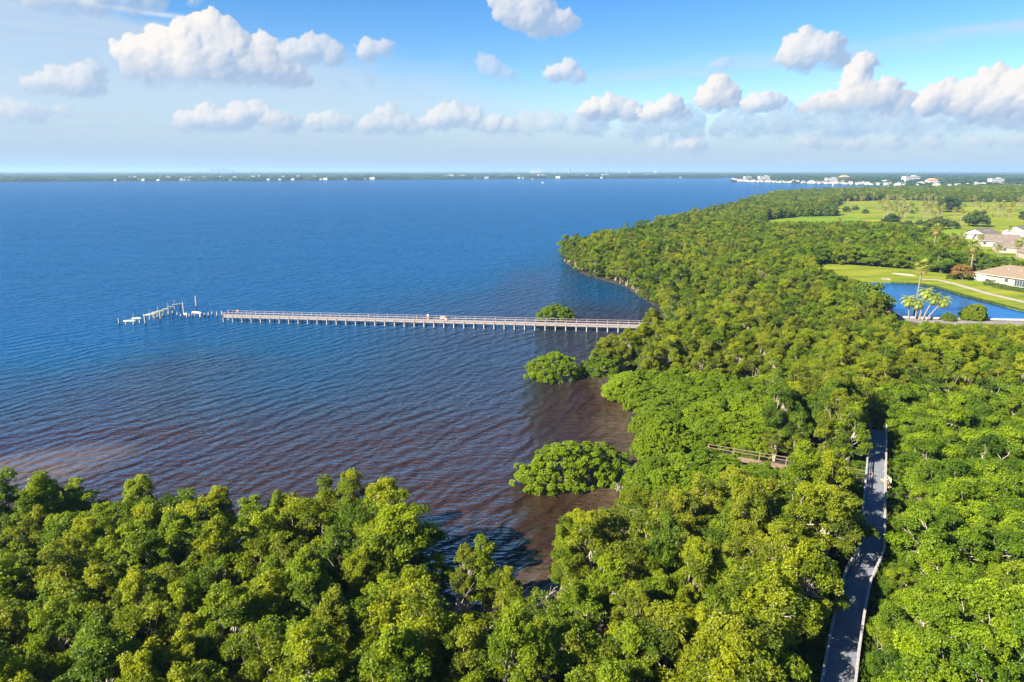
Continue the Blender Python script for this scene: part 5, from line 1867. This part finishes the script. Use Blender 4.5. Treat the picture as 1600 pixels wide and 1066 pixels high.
# long eastern bank: grey shelf then bright towers
cloud([(930, 196, 20), (1000, 200, 24), (1070, 200, 26), (1150, 200, 28), (1230, 200, 30), (1310, 202, 30), (1390, 202, 30), (1470, 202, 30), (1550, 202, 30), (1630, 200, 34)], 222, 10, .72, .30, .4, shd=(.36, .52, .77), wisp=1.5)
cloud([(925, 172, 16), (955, 170, 18), (985, 176, 16)], 192, 11, .95, 1.1)
cloud([(1022, 182, 16), (1042, 172, 20), (1060, 184, 14)], 196, 12, .95, 1.15)
cloud([(1105, 152, 14), (1122, 136, 15), (1138, 150, 14), (1112, 162, 15), (1145, 162, 12)], 182, 13, 1, 1.2)
cloud([(1170, 166, 14), (1195, 160, 16), (1215, 158, 11)], 184, 14, .9, 1.1)
cloud([(1275, 172, 17), (1305, 172, 20), (1330, 165, 20), (1360, 160, 24), (1340, 130, 17), (1350, 104, 14), (1338, 112, 12), (1385, 150, 18), (1415, 170, 16), (1336, 146, 16)], 190, 15, 1, 1.2)
cloud([(1462, 156, 18), (1480, 148, 15), (1450, 167, 14), (1520, 154, 20), (1548, 134, 19), (1572, 144, 22), (1600, 154, 26), (1640, 140, 36), (1560, 172, 24), (1590, 186, 20), (1510, 170, 20)], 204, 16, 1, 1.15)
# big western cumulus and its neighbours
cloud([(212, 88, 22), (222, 112, 24), (200, 78, 11), (262, 80, 30), (300, 76, 30), (335, 68, 32), (368, 82, 28), (300, 100, 40), (350, 104, 36), (400, 106, 28), (432, 114, 22), (458, 120, 16), (478, 126, 11), (260, 108, 32), (412, 72, 15), (425, 82, 14)], 138, 17, 1, 1.08)
cloud([(455, 82, 18), (490, 80, 19), (510, 68, 12), (520, 86, 16), (470, 92, 16)], 106, 18, .85, .9, .3)
cloud([(575, 82, 16), (597, 80, 15), (610, 72, 8)], 96, 19, .8, .95, .3)
cloud([(60, 138, 16), (90, 134, 18), (125, 136, 20), (140, 118, 16), (110, 116, 12), (150, 144, 12)], 150, 20, .72, .95, .3)
cloud([(460, 128, 14), (480, 132, 10), (535, 132, 8), (580, 128, 8)], 139, 21, .4, .1, .35)
cloud([(755, 100, 13), (770, 108, 16), (790, 118, 14), (800, 126, 10)], 131, 22, .6, .8, .35)
cloud([(870, 114, 15), (888, 112, 17), (900, 124, 14), (862, 120, 11)], 135, 23, .85, 1.0, .28)
cloud([(795, 0, 26), (830, 14, 30), (852, 34, 20), (880, 36, 18), (898, 34, 9), (800, 22, 22), (845, 50, 14)], 68, 24, .92, .95, .28)
cloud([(1245, 88, 20), (1262, 70, 20), (1285, 82, 24), (1300, 96, 18), (1255, 100, 16), (1258, 54, 10), (1225, 92, 10)], 118, 25, .95, 1.0, .28)
cloud([(1128, 103, 11), (1116, 106, 8), (1138, 106, 7)], 113, 26, .6, .8, .35)
cloud([(60, -4, 18), (100, 0, 20), (150, 4, 20), (200, 0, 20), (240, -4, 18), (300, -6, 12)], 26, 27, .8, .9, .4)

img = bpy.data.images.new('cloud_field', cw, ch, alpha=True, float_buffer=True)
img.colorspace_settings.name = 'Non-Color'
buf = np.concatenate([rgb / np.maximum(alpha, 1e-4)[..., None], alpha[..., None]], -1).astype(np.float32)
img.pixels.foreach_set(buf.ravel())
img.update()
img.pack()

w = bpy.data.worlds.new('World')
S.world = w
w.use_nodes = True
t = NT.__new__(NT)
t.t = w.node_tree
t.t.nodes.clear()
out = t.n('ShaderNodeOutputWorld')
bg = t.n('ShaderNodeBackground')
SKY_K = 0.050
bg.inputs['Strength'].default_value = SKY_K
sky = t.n('ShaderNodeTexSky', sky_type='NISHITA')
sky.sun_disc = False
sky.sun_elevation = SUN_EL
sky.sun_rotation = SUN_AZ
sky.air_density = 1.0
sky.dust_density = 0.15
sky.ozone_density = 3.0
sky.altitude = 0
tc = t.n('ShaderNodeTexCoord').outputs['Generated']
sx = t.n('ShaderNodeSeparateXYZ'); t.l(tc, sx.inputs[0])
azn = t.math('ARCTAN2', sx.outputs[0], sx.outputs[1])
eln = t.math('ARCSINE', sx.outputs[2])
uu = t.math('MULTIPLY_ADD', azn, 180 / PI / (AZ1 - AZ0), -AZ0 / (AZ1 - AZ0))
vv = t.math('MULTIPLY_ADD', eln, 180 / PI / (EL1 - EL0), -EL0 / (EL1 - EL0))
cx = t.n('ShaderNodeCombineXYZ'); t.l(uu, cx.inputs[0]); t.l(vv, cx.inputs[1])
im = t.n('ShaderNodeTexImage', image=img, extension='CLIP', interpolation='Cubic')
im.image.alpha_mode = 'CHANNEL_PACKED'
t.l(cx.outputs[0], im.inputs[0])
hs_ = t.n('ShaderNodeHueSaturation')
hs_.inputs['Saturation'].default_value = 1.4
hs_.inputs['Value'].default_value = .82
hs_.inputs['Hue'].default_value = .509
t.l(sky.outputs[0], hs_.inputs['Color'])
cl = t.n('ShaderNodeVectorMath', operation='SCALE')
t.l(im.outputs['Color'], cl.inputs[0]); cl.inputs['Scale'].default_value = 2 ** -EXPO / SKY_K
t.l(t.mix(im.outputs['Alpha'], hs_.outputs[0], cl.outputs[0]), bg.inputs['Color'])
t.l(bg.outputs[0], out.inputs['Surface'])

sun = bpy.data.lights.new('sun', 'SUN')
sun.energy = 5.0
sun.angle = R(.5)
sun.color = (1.0, .92, .79)
so = bpy.data.objects.new('sun', sun)
COL.objects.link(so)
sd_ = Vector((math.sin(SUN_AZ) * math.cos(SUN_EL), math.cos(SUN_AZ) * math.cos(SUN_EL), math.sin(SUN_EL)))
so.rotation_euler = sd_.to_track_quat('Z', 'Y').to_euler()
so.location = sd_ * 200

cam = bpy.data.cameras.new('camera')
cam.lens = 24.0 * FPX / 1066.67
cam.sensor_width = 36
cam.clip_start = .5
cam.clip_end = 120000
co = bpy.data.objects.new('camera', cam)
co.location = (0, 0, CAMH)
co.rotation_euler = (PI / 2 - PITCH, 0, 0)
COL.objects.link(co)
S.camera = co

S.view_settings.view_transform = 'Standard'
S.view_settings.look = 'None'
S.view_settings.exposure = EXPO
S.view_settings.gamma = 1.0
cy = S.cycles
cy.max_bounces = 6
cy.diffuse_bounces = 4
cy.glossy_bounces = 2
cy.transmission_bounces = 4
cy.volume_bounces = 0
cy.transparent_max_bounces = 4
cy.use_denoising = True
cy.caustics_reflective = False
cy.caustics_refractive = False
